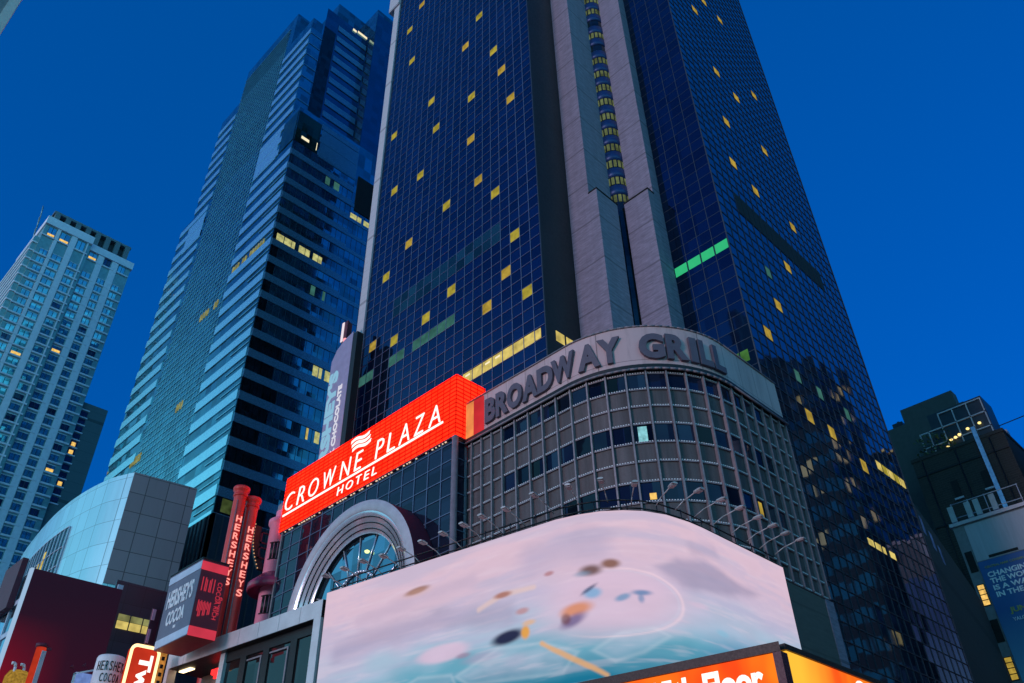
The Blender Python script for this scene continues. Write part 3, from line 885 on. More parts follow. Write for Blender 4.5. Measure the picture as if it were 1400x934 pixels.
b.build("service_rail", M['dkmetal'], SC)

# floodlights on outriggers along the top of the screen
HEADS = [(20.63, 32.63, 16.36, -171), (20.82, 31.42, 16.4, -171), (21.01, 30.23, 16.46, -171), (21.21, 28.96, 16.37, -171), (21.38, 27.91, 16.44, -171), (21.58, 26.66, 16.41, -171), (21.76, 25.49, 16.49, -171), (21.94, 24.37, 16.58, -171), (22.1, 23.37, 16.67, -171), (22.29, 22.14, 16.64, -171), (22.52, 20.72, 16.84, -171), (23.05, 19.29, 16.86, -157), (23.66, 18.11, 16.9, -150), (24.56, 17.16, 16.72, -135), (26.0, 16.34, 16.85, -113), (27.38, 16.0, 16.96, -100), (28.85, 15.85, 16.98, -90), (30.33, 15.85, 17.08, -90), (31.8, 15.85, 17.1, -90), (33.06, 15.85, 17.09, -90), (34.14, 15.85, 17.04, -90), (35.57, 15.85, 17.15, -90)]
FL = thing("floodlight", (0, 0, 0), "x", "floodlight", "floodlights along the top of the curved screen")
b = MB()                                   # local: head at origin, outward = +X, arm runs back to -X
b.pipe([(-1.4, 0, -.35), (-.9, 0, -.12), (-.18, 0, 0)], .028, 8); fl_arm = b.build("arm", M['lampgrey'], FL)
b = MB()
prof = [(-.22, .07, .06), (-.16, .13, .10), (.10, .17, .12), (.26, .15, .07)]
i0 = 0
rings = []
for x_, wy, hz_ in prof:
    rr_ = []
    for k in range(12):
        t = 2 * math.pi * k / 12
        b.v.append((x_, wy * math.cos(t), hz_ * math.sin(t) * (1 if math.sin(t) > 0 else .45))); rr_.append(len(b.v) - 1)
    rings.append(rr_)
for ra, rb in zip(rings[:-1], rings[1:]):
    for k in range(12):
        b.f.append([ra[k], rb[k], rb[(k + 1) % 12], ra[(k + 1) % 12]][::-1]); b.mi.append(0); b.sm.append(True)
b.f.append(rings[0]); b.mi.append(0); b.sm.append(False); b.f.append(rings[-1][::-1]); b.mi.append(0); b.sm.append(False)
fl_head = b.build("lamp_head", M['lampgrey'], FL)
b = MB(); b.box(-.1, .2, -.11, .11, -.085, -.05); fl_lens = b.build("lens", M['rail'], FL)
parts = [fl_arm, fl_head, fl_lens]
ordw = ["first", "second", "third", "fourth", "fifth", "sixth", "seventh", "eighth", "ninth", "tenth", "eleventh"]
for i, (x_, y_, z_, an) in enumerate(HEADS):
    if i == 0: r_ = FL
    else:
        r_ = FL.copy(); COL.objects.link(r_)
        for p_ in parts:
            c_ = p_.copy(); COL.objects.link(c_); c_.parent = r_
    r_.location = (x_, y_, z_); r_.rotation_euler = (0, 0, R(an)); r_.scale = (1, .85, .85)
    if i < 11: lb = "grey floodlight on a thin arm above the screen, %s from the screen's left end" % ordw[i]
    else: lb = "grey floodlight on a thin arm above the screen, %s from the screen's right end" % ordw[21 - i]
    r_["label"] = lb

# orange sign in front
OS = thing("orange_sign", (21, 11, 4), "glowing orange corner sign reading 15th Floor in white letters", "lit sign")
du = Vector((math.cos(R(99)), math.sin(R(99)), 0))
oc = Vector((21.2, 10.74, 0)); nL = Vector((-math.sin(R(99)), math.cos(R(99)), 0))
mt, g = new_mat("orange_glow")
p = g.pos(); x, y, z = g.xyz(p)
f_ = g.ramp(g.noise(g.scale(p, (.8, .8, .35)), .9, 2), .35, .65)
cc = g.mix(f_, lin(255, 62, 26), lin(255, 128, 30))
cc = g.mix(g.math('MULTIPLY', g.ramp(x, 24.4, 22.2), g.math('GREATER_THAN', x, 21.5)), cc, lin(255, 190, 60))
e = g.n("ShaderNodeEmission"); g.l(cc, e.inputs[0]); e.inputs[1].default_value = 1.1 / 2 ** EXPO; g.l(e.outputs[0], g.out.inputs[0]); M['orange'] = mt
c0 = oc + du * 8
b = MB(); b.prism([tuple((oc + du * .24 - nL * .03)[:2]), tuple((c0 - nL * .03)[:2]), tuple((c0 - nL * .33)[:2]), tuple((oc + du * .24 - nL * .33)[:2])], 4.6, 8.14)
b.build("lit_face", M['orange'], OS)
b = MB(); b.box(21.6, 31, 10.78, 11.1, 4.6, 8.24); b.build("lit_face", M['orange'], OS)
M['bronze'] = m_plain("dark_bronze_frame", (0.05, 0.028, 0.026), .5, .3)
b = MB(); b.prism([tuple(oc[:2]), tuple(c0[:2]), tuple((c0 - nL * .36)[:2]), (21.5, 11.2)], 8.16, 8.41); b.build("top_frame", M['bronze'], OS)
b = MB(); b.box(21.52, 31, 10.74, 11.1, 8.26, 8.42); b.build("top_frame", M['bronze'], OS)
b = MB(); b.prism([tuple(oc[:2]), tuple((oc + du * .23)[:2]), (21.4, 11.1), (21.55, 10.74)], 4.6, 8.15); b.build("corner_post", m_plain("maroon_corner_post", (.10, .018, .03), .5), OS)
b = text_mesh("15th Floor", oc + du * 3.95 + nL * -.03 + Vector((0, 0, 7.2)), -du, (0, 0, 1), 3.33, .76, .03, bold=.035); b.build("lettering", M['letterlit'], OS)
b = text_mesh("C", Vector((25.5, 10.78, 7.56)), (1, 0, 0), (0, 0, 1), .6, .6, .03, bold=.035); b.build("lettering", M['letterlit'], OS)

# ------------------------------------------------------------------ canopy storefront
K = thing("canopy_storefront", (21, 41, 0), "storefront framed by a long pale grey canopy beam and posts with dark glass", "storefront")
k0 = Vector((21.52, 34.1, 0)); k1 = Vector((20.19, 47.33, 0)); kd = (k1 - k0).normalized(); kn = Vector((-abs(kd.y), -kd.x if kd.y > 0 else kd.x, 0)); kn = Vector((-kd.y, kd.x, 0))
KL = (k1 - k0).length
def kbox(mb, s0, s1, d0, d1, z0, z1, mi=0):
    """box along the canopy line, d measured inwards"""
    o_ = k0 + kd * s0 - kn * d0
    mb.obox((o_.x, o_.y, z0), kd * (s1 - s0), -kn * (d1 - d0), (0, 0, z1 - z0), mi)
b = MB(); n = 8
for i in range(n):
    kbox(b, KL * i / n + .012, KL * (i + 1) / n - .012, 0, 2.6, 15.02, 15.86)
b.build("beam", M['canopy'], K)
b = MB(); kbox(b, 0, KL, .02, 2.5, 15.0, 15.84); b.build("beam_core", M['dkmetal'], K)
for s0, s1, d in ((KL - .32, KL, 0), (8.1, 8.5, .3), (.02, .55, 0)):
    b = MB(); kbox(b, s0, s1, d, d + .5, 0, 15.02); b.build("post", M['canopy'], K)
b = MB(); kbox(b, .55, 8.1, .5, .56, 6, 14.5); b.build("shop_glass", m_glass("shop_glass", (.045, .04, .045, 1), .7, .04, .05, (1.2, 1.2, 2.0)), K)
b = MB(); kbox(b, .5, 8.1, .42, .6, 14.5, 15.0)
for s_ in (2.2, 4.4, 6.3): kbox(b, s_, s_ + .5, .42, .62, 6, 14.5)
b.build("shop_frame", M['dkmetal'], K)
for s0, s1 in ((4.95, 6.2), (2.8, 4.3)):
    b = MB(); kbox(b, s0, s1, .40, .48, 14.2, 14.28); kbox(b, s0, s0 + .1, .4, .48, 12, 14.2); b.build("inner_frame", M['rail'], K)
b = MB(); kbox(b, 8.5, KL - .3, 2.2, 2.4, 6, 15.0); b.build("recess_wall", m_plain("warm_recess_wall", (.30, .22, .18), .7), K)
b = MB()
for i in range(14):
    kbox(b, 9.0 + random.random() * 1.6, 9.1 + random.random() * 1.6 + .1, 1.2, 1.3, 14.2 + random.random() * .5, 14.75)
b.build("red_bulbs", m_emit("red_bulb", lin(255, 40, 40), 2.5), K)
b = MB(); kbox(b, KL - 1.5, KL - .4, .6, .9, 14.93, 15.0); b.build("soffit_lamp", m_emit("soffit_glow", lin(255, 224, 170), 3.0), K)

# ------------------------------------------------------------------ candy shop signs
def smokestack(x, y, z1, lab, txt_az):
    o = thing("chimney_sign", (x, y, 15), lab, "chimney sign", "round chimney signs")
    b = MB(); b.lathe((x, y), [(.46, 0), (.45, z1 - .8)], 28); b.build("stack", M['red'], o)
    b = MB(); b.lathe((x, y), [(.45, z1 - .8), (.53, z1 - .74), (.53, z1 - .6), (.48, z1 - .55), (.48, z1 - .42), (.60, z1 - .30), (.62, z1 - .08), (.58, z1), (.40, z1), (.40, z1 - .6), (0.001, z1 - .6)], 28); b.build("flared_cap", M['red'], o)
    b = MB(); hgt = .60; zz_ = z1 - 2.3
    n = Vector((math.cos(txt_az), math.sin(txt_az), 0)); rg = Vector((-n.y, n.x, 0))
    for ch in "HERSHEYS":
        ctr = Vector((x, y, zz_ - hgt)) + n * .43 - rg * .2
        text_mesh(ch, ctr, rg, (0, 0, 1), .4, hgt * .8, .08, mb=b); zz_ -= hgt * 1.12
    b.build("lettering", M['redletter'], o)
    b = MB()
    for t in (-.75, 2.2):
        a_ = txt_az + t
        b.tube((x + .48 * math.cos(a_), y + .48 * math.sin(a_), 15), (x + .48 * math.cos(a_), y + .48 * math.sin(a_), z1 - 1.2), .04, n=6)
    b.build("conduit", M['rail'], o)
    return o
smokestack(25.49, 53.4, 30.4, "left and taller-looking of two red chimney signs lettered HERSHEYS", R(-90))
smokestack(26.57, 53.4, 29.85, "right of two red chimney signs lettered HERSHEYS, nearer the pink turret", R(-92))

# cocoa box sign
BX = thing("cocoa_box_sign", (19.2, 43.5, 15), "big blue-grey cocoa box sign with white bands and maroon side", "box sign")
bx0, bx1, by0, by1, bz0, bz1 = 18.5, 20.06, 41.71, 45.42, 15.3, 19.42
M['boxblue'] = m_plain("slate_blue_print", (.15, .14, .20), .5)
M['boxred'] = m_plain("maroon_print", (.26, .012, .03), .5)
M['bandw'] = m_plain("pale_blue_band", (.50, .60, .72), .5)
M['bandr'] = m_emit("neon_glow_rose_band", lin(222, 62, 84), .9, .2, 1.0)  # emission on bands and print stands in for red neon light on the side
M['rosetext'] = m_emit("neon_glow_rose_text", lin(196, 52, 72), .9)
b = MB(); b.box(bx0 + .03, bx1, by0 + .03, by1, bz0, bz1); b.build("box_body", M['boxred'], BX)
b = MB(); b.box(bx0, bx0 + .029, by0 + .03, by1, bz0 + .02, bz1 - .02); b.build("front_print", M['boxblue'], BX)
for za, zb in ((bz1 - .55, bz1 - .12), (bz0 + .05, bz0 + .5)):
    b = MB(); b.box(bx0 - .02, bx0, by0 + .02, by1, za, zb); b.build("front_band", M['bandw'], BX)
    b = MB(); b.box(bx0, bx1, by0 + .005, by0 + .029, za - .04, zb); b.build("side_band", M['bandr'], BX)
b = MB(); b.box(bx0 - .04, bx1 + .02, by0 - .02, by1 + .02, bz1, bz1 + .06); b.build("top_edge", M['dkmetal'], BX)
b = text_mesh("HERSHEY'S", (bx0, by1 - .35, 17.4), (0, -1, 0), (0, 0, 1), 2.9, 1.05, .03, bold=.03); text_mesh("COCOA", (bx0, by1 - .75, 16.4), (0, -1, 0), (0, 0, 1), 2.0, .78, .03, bold=.035, mb=b)
b.box(bx0 - .02, bx0, 43.4, 43.65, 16.1, 16.25); b.build("lettering", M['white'], BX)
b = MB()
text_mesh("COCOA RICH", (19.62, by0 + .028, 18.35), (0, 0, -1), (1, 0, 0), 2.0, .26, .02, mb=b)
text_mesh("flavor", (19.85, by0 + .028, 17.6), (0, 0, -1), (1, 0, 0), 1.0, .18, .02, mb=b)
for k in range(9):
    xx = 18.72 + .085 * k
    b.box(xx, xx + .05, by0 + .012, by0 + .03, 16.3 + (.3 if k % 3 == 0 else 0) + .03 * k, 17.2 - .08 * (k % 2)); 
    if k % 3 != 1: b.box(xx, xx + .05, by0 + .012, by0 + .03, 17.7, 18.45 - .1 * (k % 2))
b.build("side_print", M['rosetext'], BX)

# pink turret beside the glass block
TU = thing("pink_turret", (30.2, 54.4, 15), "round pink turret with black windows and a glossy maroon ring awning", "turret")
tc = (30.0, 54.35)
b = MB(); b.lathe(tc, [(1.05, 0), (1.05, 28.9), (1.2, 29.0), (1.2, 29.3), (.75, 29.4), (.75, 30.1), (.62, 30.2), (.001, 30.4)], 36); b.build("shaft", M['pink'], TU)
b = MB(); b.lathe(tc, [(.64, 29.9), (.7, 29.95), (.7, 30.6), (.6, 30.75), (.001, 30.8)], 24); b.build("cap", M['rail'], TU)
b = MB(); b.lathe(tc, [(1.05, 23.9), (1.9, 23.6), (2.0, 23.75), (2.0, 24.15), (1.85, 24.3), (1.05, 25.0)], 48); b.build("ring_awning", m_plain("glossy_maroon", (.35, .04, .09), .2), TU)
for z0_, z1_ in ((26.0, 27.2), (21.9, 23.1)):
    q = MB()
    for j in range(3):
        a0_ = R(196 + j * 16); q.lathe(tc, [(1.06, z0_), (1.08, z0_), (1.08, z1_), (1.06, z1_)], 4, 0, a0_, a0_ + R(12))
    q.build("window", M['black'], TU)
    q = MB(); q.lathe(tc, [(1.05, z0_ - .08), (1.12, z0_ - .08), (1.12, z0_ - .02), (1.05, z0_ - .02)], 12, 0, R(190), R(248)); q.lathe(tc, [(1.05, z1_ + .02), (1.12, z1_ + .02), (1.12, z1_ + .08), (1.05, z1_ + .08)], 12, 0, R(190), R(248)); q.build("window_frame", M['dkmetal'], TU)

# curled marquee fin
FN = thing("marquee_fin", (28.5, 55.3, 24), "curved black marquee fin edged with bulbs, between red chimneys and pink turret", "marquee sign")
b = MB(); pts = []
for k in range(14):
    t = k / 13
    pts.append((28.1 - .45 * math.sin(t * 3.1) + .85 * (1 - t), 25.2 + 3.5 * t))
pts = [(27.95 + .75 * (1 - t) ** 2 - .1 * math.sin(3.1 * t), 25.4 + 3.3 * t) for t in [k / 13 for k in range(14)]]
for (xa, za), (xb, zb) in zip(pts[:-1], pts[1:]):
    b.obox((xa, 55.0, za), (.55, 0, 0), (0, .25, 0), (xb - xa, 0, zb - za))
b.build("fin_body", M['black'], FN)
b = MB()
for xa, za in pts:
    b.lathe((xa - .04, 54.98), [(.001, za), (.05, za + .04), (.05, za + .08), (.001, za + .12)], 8)
b.build("bulb", m_emit("warm_bulb", lin(255, 190, 140), .7), FN)
b = MB()
for z0_ in (26.2, 27.4):
    b.box(28.5, 29.3, 54.9, 55.0, z0_, z0_ + .1); b.box(28.5, 29.3, 54.9, 55.0, z0_ + .8, z0_ + .9); b.box(28.5, 28.6, 54.9, 55.0, z0_, z0_ + .9); b.box(29.1, 29.2, 54.9, 55.0, z0_, z0_ + .9)
b.build("frame", M['maroon'], FN)

# vertical blade sign on the tower's edge
BL = thing("blade_sign", (32.5, 52, 30), "tall slate blue blade sign lettered HERSHEY'S MILK CHOCOLATE in white", "blade sign")
b = MB()
poly_ = [(51.0, 30), (54.05, 30), (54.05, 45.6), (53.4, 46.6), (52.4, 47.2), (51.0, 47.5)]
for (x_, rev) in ((32.0, False), (32.6, True)):
    f_ = [(x_, a_, c_) for a_, c_ in poly_]
    b.face(f_[::-1] if not rev else f_)
for i in range(len(poly_)):
    a_, c_ = poly_[i], poly_[(i + 1) % len(poly_)]
    b.face([(32.0, a_[0], a_[1]), (32.0, c_[0], c_[1]), (32.6, c_[0], c_[1]), (32.6, a_[0], a_[1])])
b.build("sign_panel", m_plain("lavender_slate", (.34, .29, .42), .5), BL)
b = MB(); b.box(32.02, 32.7, 50.35, 50.98, 30, 47.2); b.build("side_return", M['black'], BL)
b = text_mesh("HERSHEY'S", (32.0, 52.62, 31.5), (0, 0, 1), (0, 1, 0), 12.6, 1.35, .06, bold=.045)
b.build("lettering", m_emit("pale_blue_letter", lin(150, 205, 235), .8), BL)
b = text_mesh("MILK CHOCOLATE", (32.0, 51.75, 33.5), (0, 0, 1), (0, 1, 0), 8.6, .55, .06, bold=.02)
b.build("lettering", m_emit("white_letter", lin(225, 225, 240), .9), BL)
SG = thing("corner_beacon", (32.4, 52.6, 47.2), "small dark red and white flag shaped sign on top of the blade sign", "sign")
b = MB()
b.prism([(32.1, 52.3), (32.1, 53.0), (32.8, 52.6)], 47.0, 49.6); b.build("red_face", M['maroon'], SG)
b = MB(); b.box(32.02, 32.09, 52.8, 53.1, 47.4, 49.6); b.build("white_edge", m_emit("white_edge_glow", lin(240, 225, 235), 1.0), SG)
b = MB(); b.lathe((32.2, 52.5), [(.001, 47.1), (.22, 47.3), (.22, 47.5), (.001, 47.7)], 12); b.build("lamp", m_emit("pink_lamp", lin(255, 150, 160), 1.5), SG)

# small street-level signs at the lower left
TW = thing("neon_sign", (18.4, 46.6, 12), "red neon-edged vertical sign reading Twizzlers in white", "neon sign")
def rrect(x0, x1, z0, z1, r_, n=6):
    out = []
    for cx, cz, a0_ in ((x1 - r_, z1 - r_, 0), (x0 + r_, z1 - r_, 90), (x0 + r_, z0 + r_, 180), (x1 - r_, z0 + r_, 270)):
        for k in range(n + 1):
            t = R(a0_ + 90 * k / n); out.append((cx + r_ * math.cos(t), cz + r_ * math.sin(t)))
    return out
pg = rrect(17.72, 19.26, 9.0, 15.75, .3)
b = MB(); b.face([(x_, 46.5, z_) for x_, z_ in pg][::-1]); b.face([(x_, 46.9, z_) for x_, z_ in pg])
for i in range(len(pg)):
    a_, c_ = pg[i], pg[(i + 1) % len(pg)]
    b.face([(a_[0], 46.5, a_[1]), (c_[0], 46.5, c_[1]), (c_[0], 46.9, c_[1]), (a_[0], 46.9, a_[1])])
b.build("sign_panel", m_emit("lit_red_panel", lin(214, 58, 36), .9, .2, 1.5), TW)
b = MB(); b.pipe([(x_, 46.44, z_) for x_, z_ in pg] + [(pg[0][0], 46.44, pg[0][1])], .085, 8)
b.build("neon_tube", m_emit("amber_neon", lin(255, 214, 150), 2.2), TW)
b = text_mesh("Twizzlers", (18.28, 46.5, 15.35), (0, 0, -1), (1, 0, 0), 5.2, .72, .05, bold=.035); b.build("lettering", M['letterlit'], TW)

CU = thing("cocoa_cup_sign", (17.6, 48.6, 13), "round white cocoa tin sign lettered HERSHEY'S COCOA behind the neon sign", "round sign")
b = MB(); b.lathe((17.75, 49.1), [(.75, 10), (.75, 15.5), (.7, 15.62), (.001, 15.66)], 32); b.build("tin", M['white'], CU)
b = MB()
for txt, zz_, hh, ph0, st in (("HERSHEY'S", 14.75, .5, 205, 17), ("COCOA", 14.15, .45, 228, 17)):
    for k, ch in enumerate(txt):
        a_ = R(ph0 + st * k); n = Vector((math.cos(a_), math.sin(a_), 0)); rg = Vector((-n.y, n.x, 0))
        text_mesh(ch, Vector((17.75, 49.1, zz_)) + n * .75 - rg * .08, rg, (0, 0, 1), .16 if ch != "'" else .05, hh if ch != "'" else hh * .4, .03, mb=b)
b.build("lettering", M['black'], CU)

BP = thing("blue_panel_sign", (17, 50, 13), "small blue striped panel sign in a pale frame with gooseneck lamps", "sign")
b = MB(); b.obox((16.4, 50, 12.5), (1.25, 0, 0), (0, .15, 0), (0, 0, 2.3)); b.build("panel", m_emit("blue_panel_glow", lin(120, 150, 220), .9, .4, 3.0), BP)
b = MB(); b.obox((16.32, 49.95, 14.65), (1.35, 0, .5), (0, .2, 0), (0, 0, .08)); b.box(16.32, 16.4, 49.95, 50.15, 12.5, 14.7); b.build("frame", M['white'], BP)
for k in range(3):
    q = MB(); xx = 16.1 + .62 * k
    q.pipe([(xx + .15, 50.1, 14.9 + .2 * k), (xx, 49.95, 15.1 + .2 * k), (xx - .1, 49.8, 14.98 + .2 * k)], .02, 6); q.tube((xx - .1, 49.8, 15.0 + .2 * k), (xx - .13, 49.76, 14.9 + .2 * k), .03, .08); q.build("gooseneck_lamp", M['maroon'], BP)

PT = thing("steam_pipe_sign", (14.4, 50, 12), "slanted-looking orange red steam pipe with grey face at lower left", "pipe")
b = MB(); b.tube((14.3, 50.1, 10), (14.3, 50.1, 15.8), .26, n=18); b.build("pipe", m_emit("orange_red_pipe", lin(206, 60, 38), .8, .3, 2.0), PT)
b = MB(); b.box(14.28, 14.5, 49.78, 49.84, 10, 15.5); b.build("grey_face", M['rim'], PT)
b = MB(); b.lathe((14.3, 50.1), [(.27, 15.7), (.33, 15.75), (.33, 15.9), (.001, 15.98)], 18); b.box(14.5, 14.75, 49.9, 50.0, 15.6, 15.75); b.build("cap", M['maroon'], PT)
YB = thing("popcorn_bin", (13.7, 50.7, 12), "yellow textured bin with curled white steam pipes on top at far lower left", "bin")
b = MB(); b.lathe((13.75, 50.8), [(.55, 11), (.6, 14.2), (.45, 14.5), (.001, 14.62)], 18)
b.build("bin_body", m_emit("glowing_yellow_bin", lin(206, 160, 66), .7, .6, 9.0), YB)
for dx, z0_ in ((-.25, 14.4), (.2, 14.4)):
    q = MB(); q.pipe([(13.7 + dx, 50.5, z0_ - .3), (13.68 + dx, 50.5, z0_ + .25), (13.6 + dx, 50.5, z0_ + .42), (13.45 + dx, 50.5, z0_ + .4)], .075, 10); q.build("steam_pipe", M['white'], YB)

BN = thing("banner_sign", (18.5, 46.3, 15), "narrow maroon and pink banner sign hanging left of the cocoa box", "banner")
b = MB(); b.obox((18.2, 46.15, 15.8), (.5, 0, 0), (0, .1, 0), (0, 0, 1.95)); b.build("banner", M['maroon'], BN)
b = MB(); b.box(18.22, 18.4, 46.1, 46.14, 17.1, 17.7); b.build("pink_print", M['pink'], BN)
b = MB(); b.box(18.22, 18.36, 46.1, 46.14, 15.85, 16.6); b.build("pink_print", M['pink'], BN)
OL = thing("lamp_post_sign", (19.4, 46.2, 12), "glowing amber strip of lamps between the neon sign and the canopy post", "lamp strip")
b = MB(); b.box(19.35, 19.62, 46.2, 46.5, 9, 15.6); b.build("lit_strip", m_emit("amber_strip", lin(226, 150, 70), .8, .6, 3.5), OL)
b = MB()
for k in range(8): b.box(19.33, 19.5, 46.13, 46.19, 12.2 + .42 * k, 12.4 + .42 * k)
b.build("bracket", M['dkmetal'], OL)

# ------------------------------------------------------------------ maroon billboard building
MBd = thing("maroon_billboard", (19, 66, 0), "building with a large blank dark maroon screen and glowing white edge", "billboard building")
b = MB(); b.box(15.65, 21.85, 62.3, 74, 0, 24.0); b.build("building_body", m_glass("teal_side_glass", (.30, .45, .55, 1), .85, .06, .02, (1.5, 1.5, 2.2)), MBd)
b = MB(); b.box(15.63, 21.9, 62.0, 62.25, 8, 24.05); mt, g = new_mat("maroon_screen_red_spill")
x, y, z = g.xyz(g.pos())
red_spill = g.math('MULTIPLY', g.ramp(z, 21.0, 14.5), g.ramp(x, 19.5, 15.5))  # red light from nearby signs painted into the screen's lower left
bl = g.bsdf(Base_Color=(.012, .004, .008, 1), Roughness=.6, Specular_IOR_Level=.2, Emission_Color=g.mix(red_spill, g.mix(g.ramp(z, 23, 16), lin(42, 17, 40), lin(70, 14, 40)), lin(190, 4, 36)), Emission_Strength=.5 / 2 ** EXPO)
b.build("dark_screen", mt, MBd)
b = MB(); b.box(15.42, 15.62, 61.95, 62.3, 8, 24.05); b.build("white_edge", m_emit("white_pink_edge", lin(170, 205, 240), .8), MBd)
b = MB()
for yy in (64.2, 66.4, 68.6, 70.8): b.box(15.55, 15.65, yy, yy + .18, 8, 24)
for zz_ in (13, 15.2, 17.4, 19.6, 21.8): b.box(15.57, 15.65, 62.3, 74, zz_, zz_ + .35)
b.build("facade_frame", M['bandw'], MBd)
b = MB(); b.box(15.1, 15.5, 63.6, 67.0, 21.6, 25.2); b.build("small_dark_screen", M['maroon'], MBd)
b = MB(); b.box(22, 30, 63.9, 64.1, 8, 25.4); b.build("rear_wall", m_tiles("navy_wall", (.035, .035, .06, 1), (1.4, 1.4), .2, .4), MBd)
for k in range(3):
    x0 = 22.75 + .98 * k
    q = MB(); q.box(x0, x0 + .86, 63.8, 63.88, 21.9, 22.45); q.build("lit_window", M['litstrip'], MBd)
    q = MB(); q.box(x0, x0 + .86, 63.8, 63.88, 22.5, 22.95); q.build("dim_window", M['litfar'], MBd)
b = MB(); b.box(22.1, 22.5, 63.7, 63.85, 22.2, 25.0); b.build("grey_pilaster", M['bandw'], MBd)

# ------------------------------------------------------------------ curved white podium
CP = thing("curved_podium", (28, 90, 0), "pale curved panel building with a grey tiled side wall", "building")
cvp = [(25.97, 79.06), (25.35, 80.4), (24.76, 82.13), (24.2, 85.5), (23.92, 89.28), (23.95, 93.8), (24.27, 98.27), (24.8, 103.2), (25.54, 108.51), (27.01, 115.13)]
def smooth_poly(P_, n=4):
    out = []
    for i in range(len(P_) - 1):
        p0 = P_[max(0, i - 1)]; p1 = P_[i]; p2 = P_[i + 1]; p3 = P_[min(len(P_) - 1, i + 2)]
        for k in range(n):
            t = k / n
            out.append(tuple(.5 * (2 * p1[j] + (p2[j] - p0[j]) * t + (2 * p0[j] - 5 * p1[j] + 4 * p2[j] - p3[j]) * t * t + (3 * p1[j] - p0[j] - 3 * p2[j] + p3[j]) * t ** 3) for j in (0, 1)))
    return out + [P_[-1]]
cs = smooth_poly(cvp)
M['cpanel'] = m_tiles("pale_metal_cladding", (.46, .72, .80, 1), (1.55, 2.3), .5, .28, .05, .1, .45)
M['ctile'] = m_tiles("grey_tile_wall", (.34, .25, .27, 1), (1.75, 2.0), .1, .45, .07, .08, .3, (.5, .3, 0))
b = MB()
b.prism(cs + [(32.35, 115), (32.35, 78.2)], 28.5, 41.9); b.build("wall", M['cpanel'], CP)
b = MB()
o_ = Vector((25.98, 78.98, 30.4)); dx_ = Vector((32.36 - 25.98, 78.12 - 78.98, 0))
b.obox(o_, dx_, (0.0, .05, 0), (0, 0, 11.52)); b.build("tiled_side", M['ctile'], CP)
# glazed ribbon on the curve
q = MB(); rb = [(p_[0] - .06, p_[1]) for p_ in cs if p_[1] > 87.2]
q.strip(list(reversed(rb)), 30, 38.2); q.strip(rb, 30, 38.2)
q.build("window_band", m_glass("teal_window_band", (.22, .34, .38, 1), .85, .05, .05, (1.0, 1.55, 2.0)), CP)
q = MB()
for i, p_ in enumerate(rb):
    q.box(p_[0] - .1, p_[0] + .02, p_[1] - .05, p_[1] + .05, 30, 38.2)
for zz_ in (32, 34, 36, 38.2):
    q.pipe([(p_[0] - .05, p_[1], zz_) for p_ in rb], .05, 6)
q.build("window_bars", M['bandw'], CP)
for k, (yy, z0_, z1_) in enumerate(((96.5, 33, 35.2), (93.6, 33.5, 36.3), (92.2, 34.5, 37.2))):
    xs_ = min(cs, key=lambda t: abs(t[1] - yy))[0]
    q = MB(); q.box(xs_ - .1, xs_ - .07, yy, yy + .5, z0_, z1_ - .3); q.build("lit_pane", M['litstrip'], CP)
b = MB(); b.prism([(25.9, 79.3), (33, 78.4), (33, 110), (27.5, 110)], 0, 28.5); b.build("base", M['mulldark'], CP)

RB = thing("ribbed_block", (36, 82, 0), "small dark ribbed corner block behind the red chimney signs", "building")
b = MB(); b.box(35.45, 44, 80.1, 81.3, 0, 40.9); b.box(35.45, 36.0, 80.1, 88, 0, 40.9); b.build("block", M['mulldark'], RB)
b = MB()
for k in range(9): b.box(35.8 + .9 * k, 35.92 + .9 * k, 80.0, 80.1, 20, 40.8)
for k in range(7): b.box(35.33, 35.45, 80.6 + .9 * k, 80.72 + .9 * k, 20, 40.8)
b.build("rib", m_plain("charcoal_rib", (.07, .06, .07), .6), RB)

# ------------------------------------------------------------------ banded glass skyscraper
SK = thing("banded_skyscraper", (45, 100, 0), "tall teal glass skyscraper with pale horizontal spandrel bands", "skyscraper")
X0, Y0 = 36.0, 81.45
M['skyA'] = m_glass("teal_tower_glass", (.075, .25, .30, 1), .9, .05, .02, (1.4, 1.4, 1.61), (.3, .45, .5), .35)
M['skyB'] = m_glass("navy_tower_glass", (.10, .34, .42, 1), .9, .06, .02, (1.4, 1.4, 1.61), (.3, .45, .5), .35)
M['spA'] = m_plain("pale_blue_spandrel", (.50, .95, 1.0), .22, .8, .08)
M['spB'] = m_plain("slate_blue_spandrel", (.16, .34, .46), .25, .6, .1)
FP = 3.225; ZF = 69.4
b = MB()
b.box(X0, 75, Y0, 121.5, 0, 113.5); b.box(X0 + .02, 75, 83.9, 117.2, 113.5, 142); b.box(X0 + .04, 75, 91.5, 110.3, 142, 152.5)
b.box(41.0, 60, 84.5, 100, 142, 148.0); b.box(47.8, 75, Y0 + .02, 110, 113.5, 155.7); b.box(42.5, 60, 88.0, 106, 142, 159.5)
b.build("tower_body", M['skyA'], SK)
b = MB()                                  # right-hand face skin
b.box(X0 + .02, 75, Y0 - .04, Y0, 0, 113.4); b.box(X0 + .05, 38.4, 83.86, 83.9, 113.5, 142); 
b.build("navy_face", M['skyB'], SK)
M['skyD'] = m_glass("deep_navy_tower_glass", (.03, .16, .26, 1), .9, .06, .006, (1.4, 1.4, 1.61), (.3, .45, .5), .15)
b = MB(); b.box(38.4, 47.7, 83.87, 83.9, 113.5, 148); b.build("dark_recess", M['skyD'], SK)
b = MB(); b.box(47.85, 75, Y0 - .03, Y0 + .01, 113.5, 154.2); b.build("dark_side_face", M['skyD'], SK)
b = MB(); b.box(38.45, 40.9, 83.8, 83.86, 113.5, 142); b.build("recess_shadow_glass", M['darkglass'], SK)
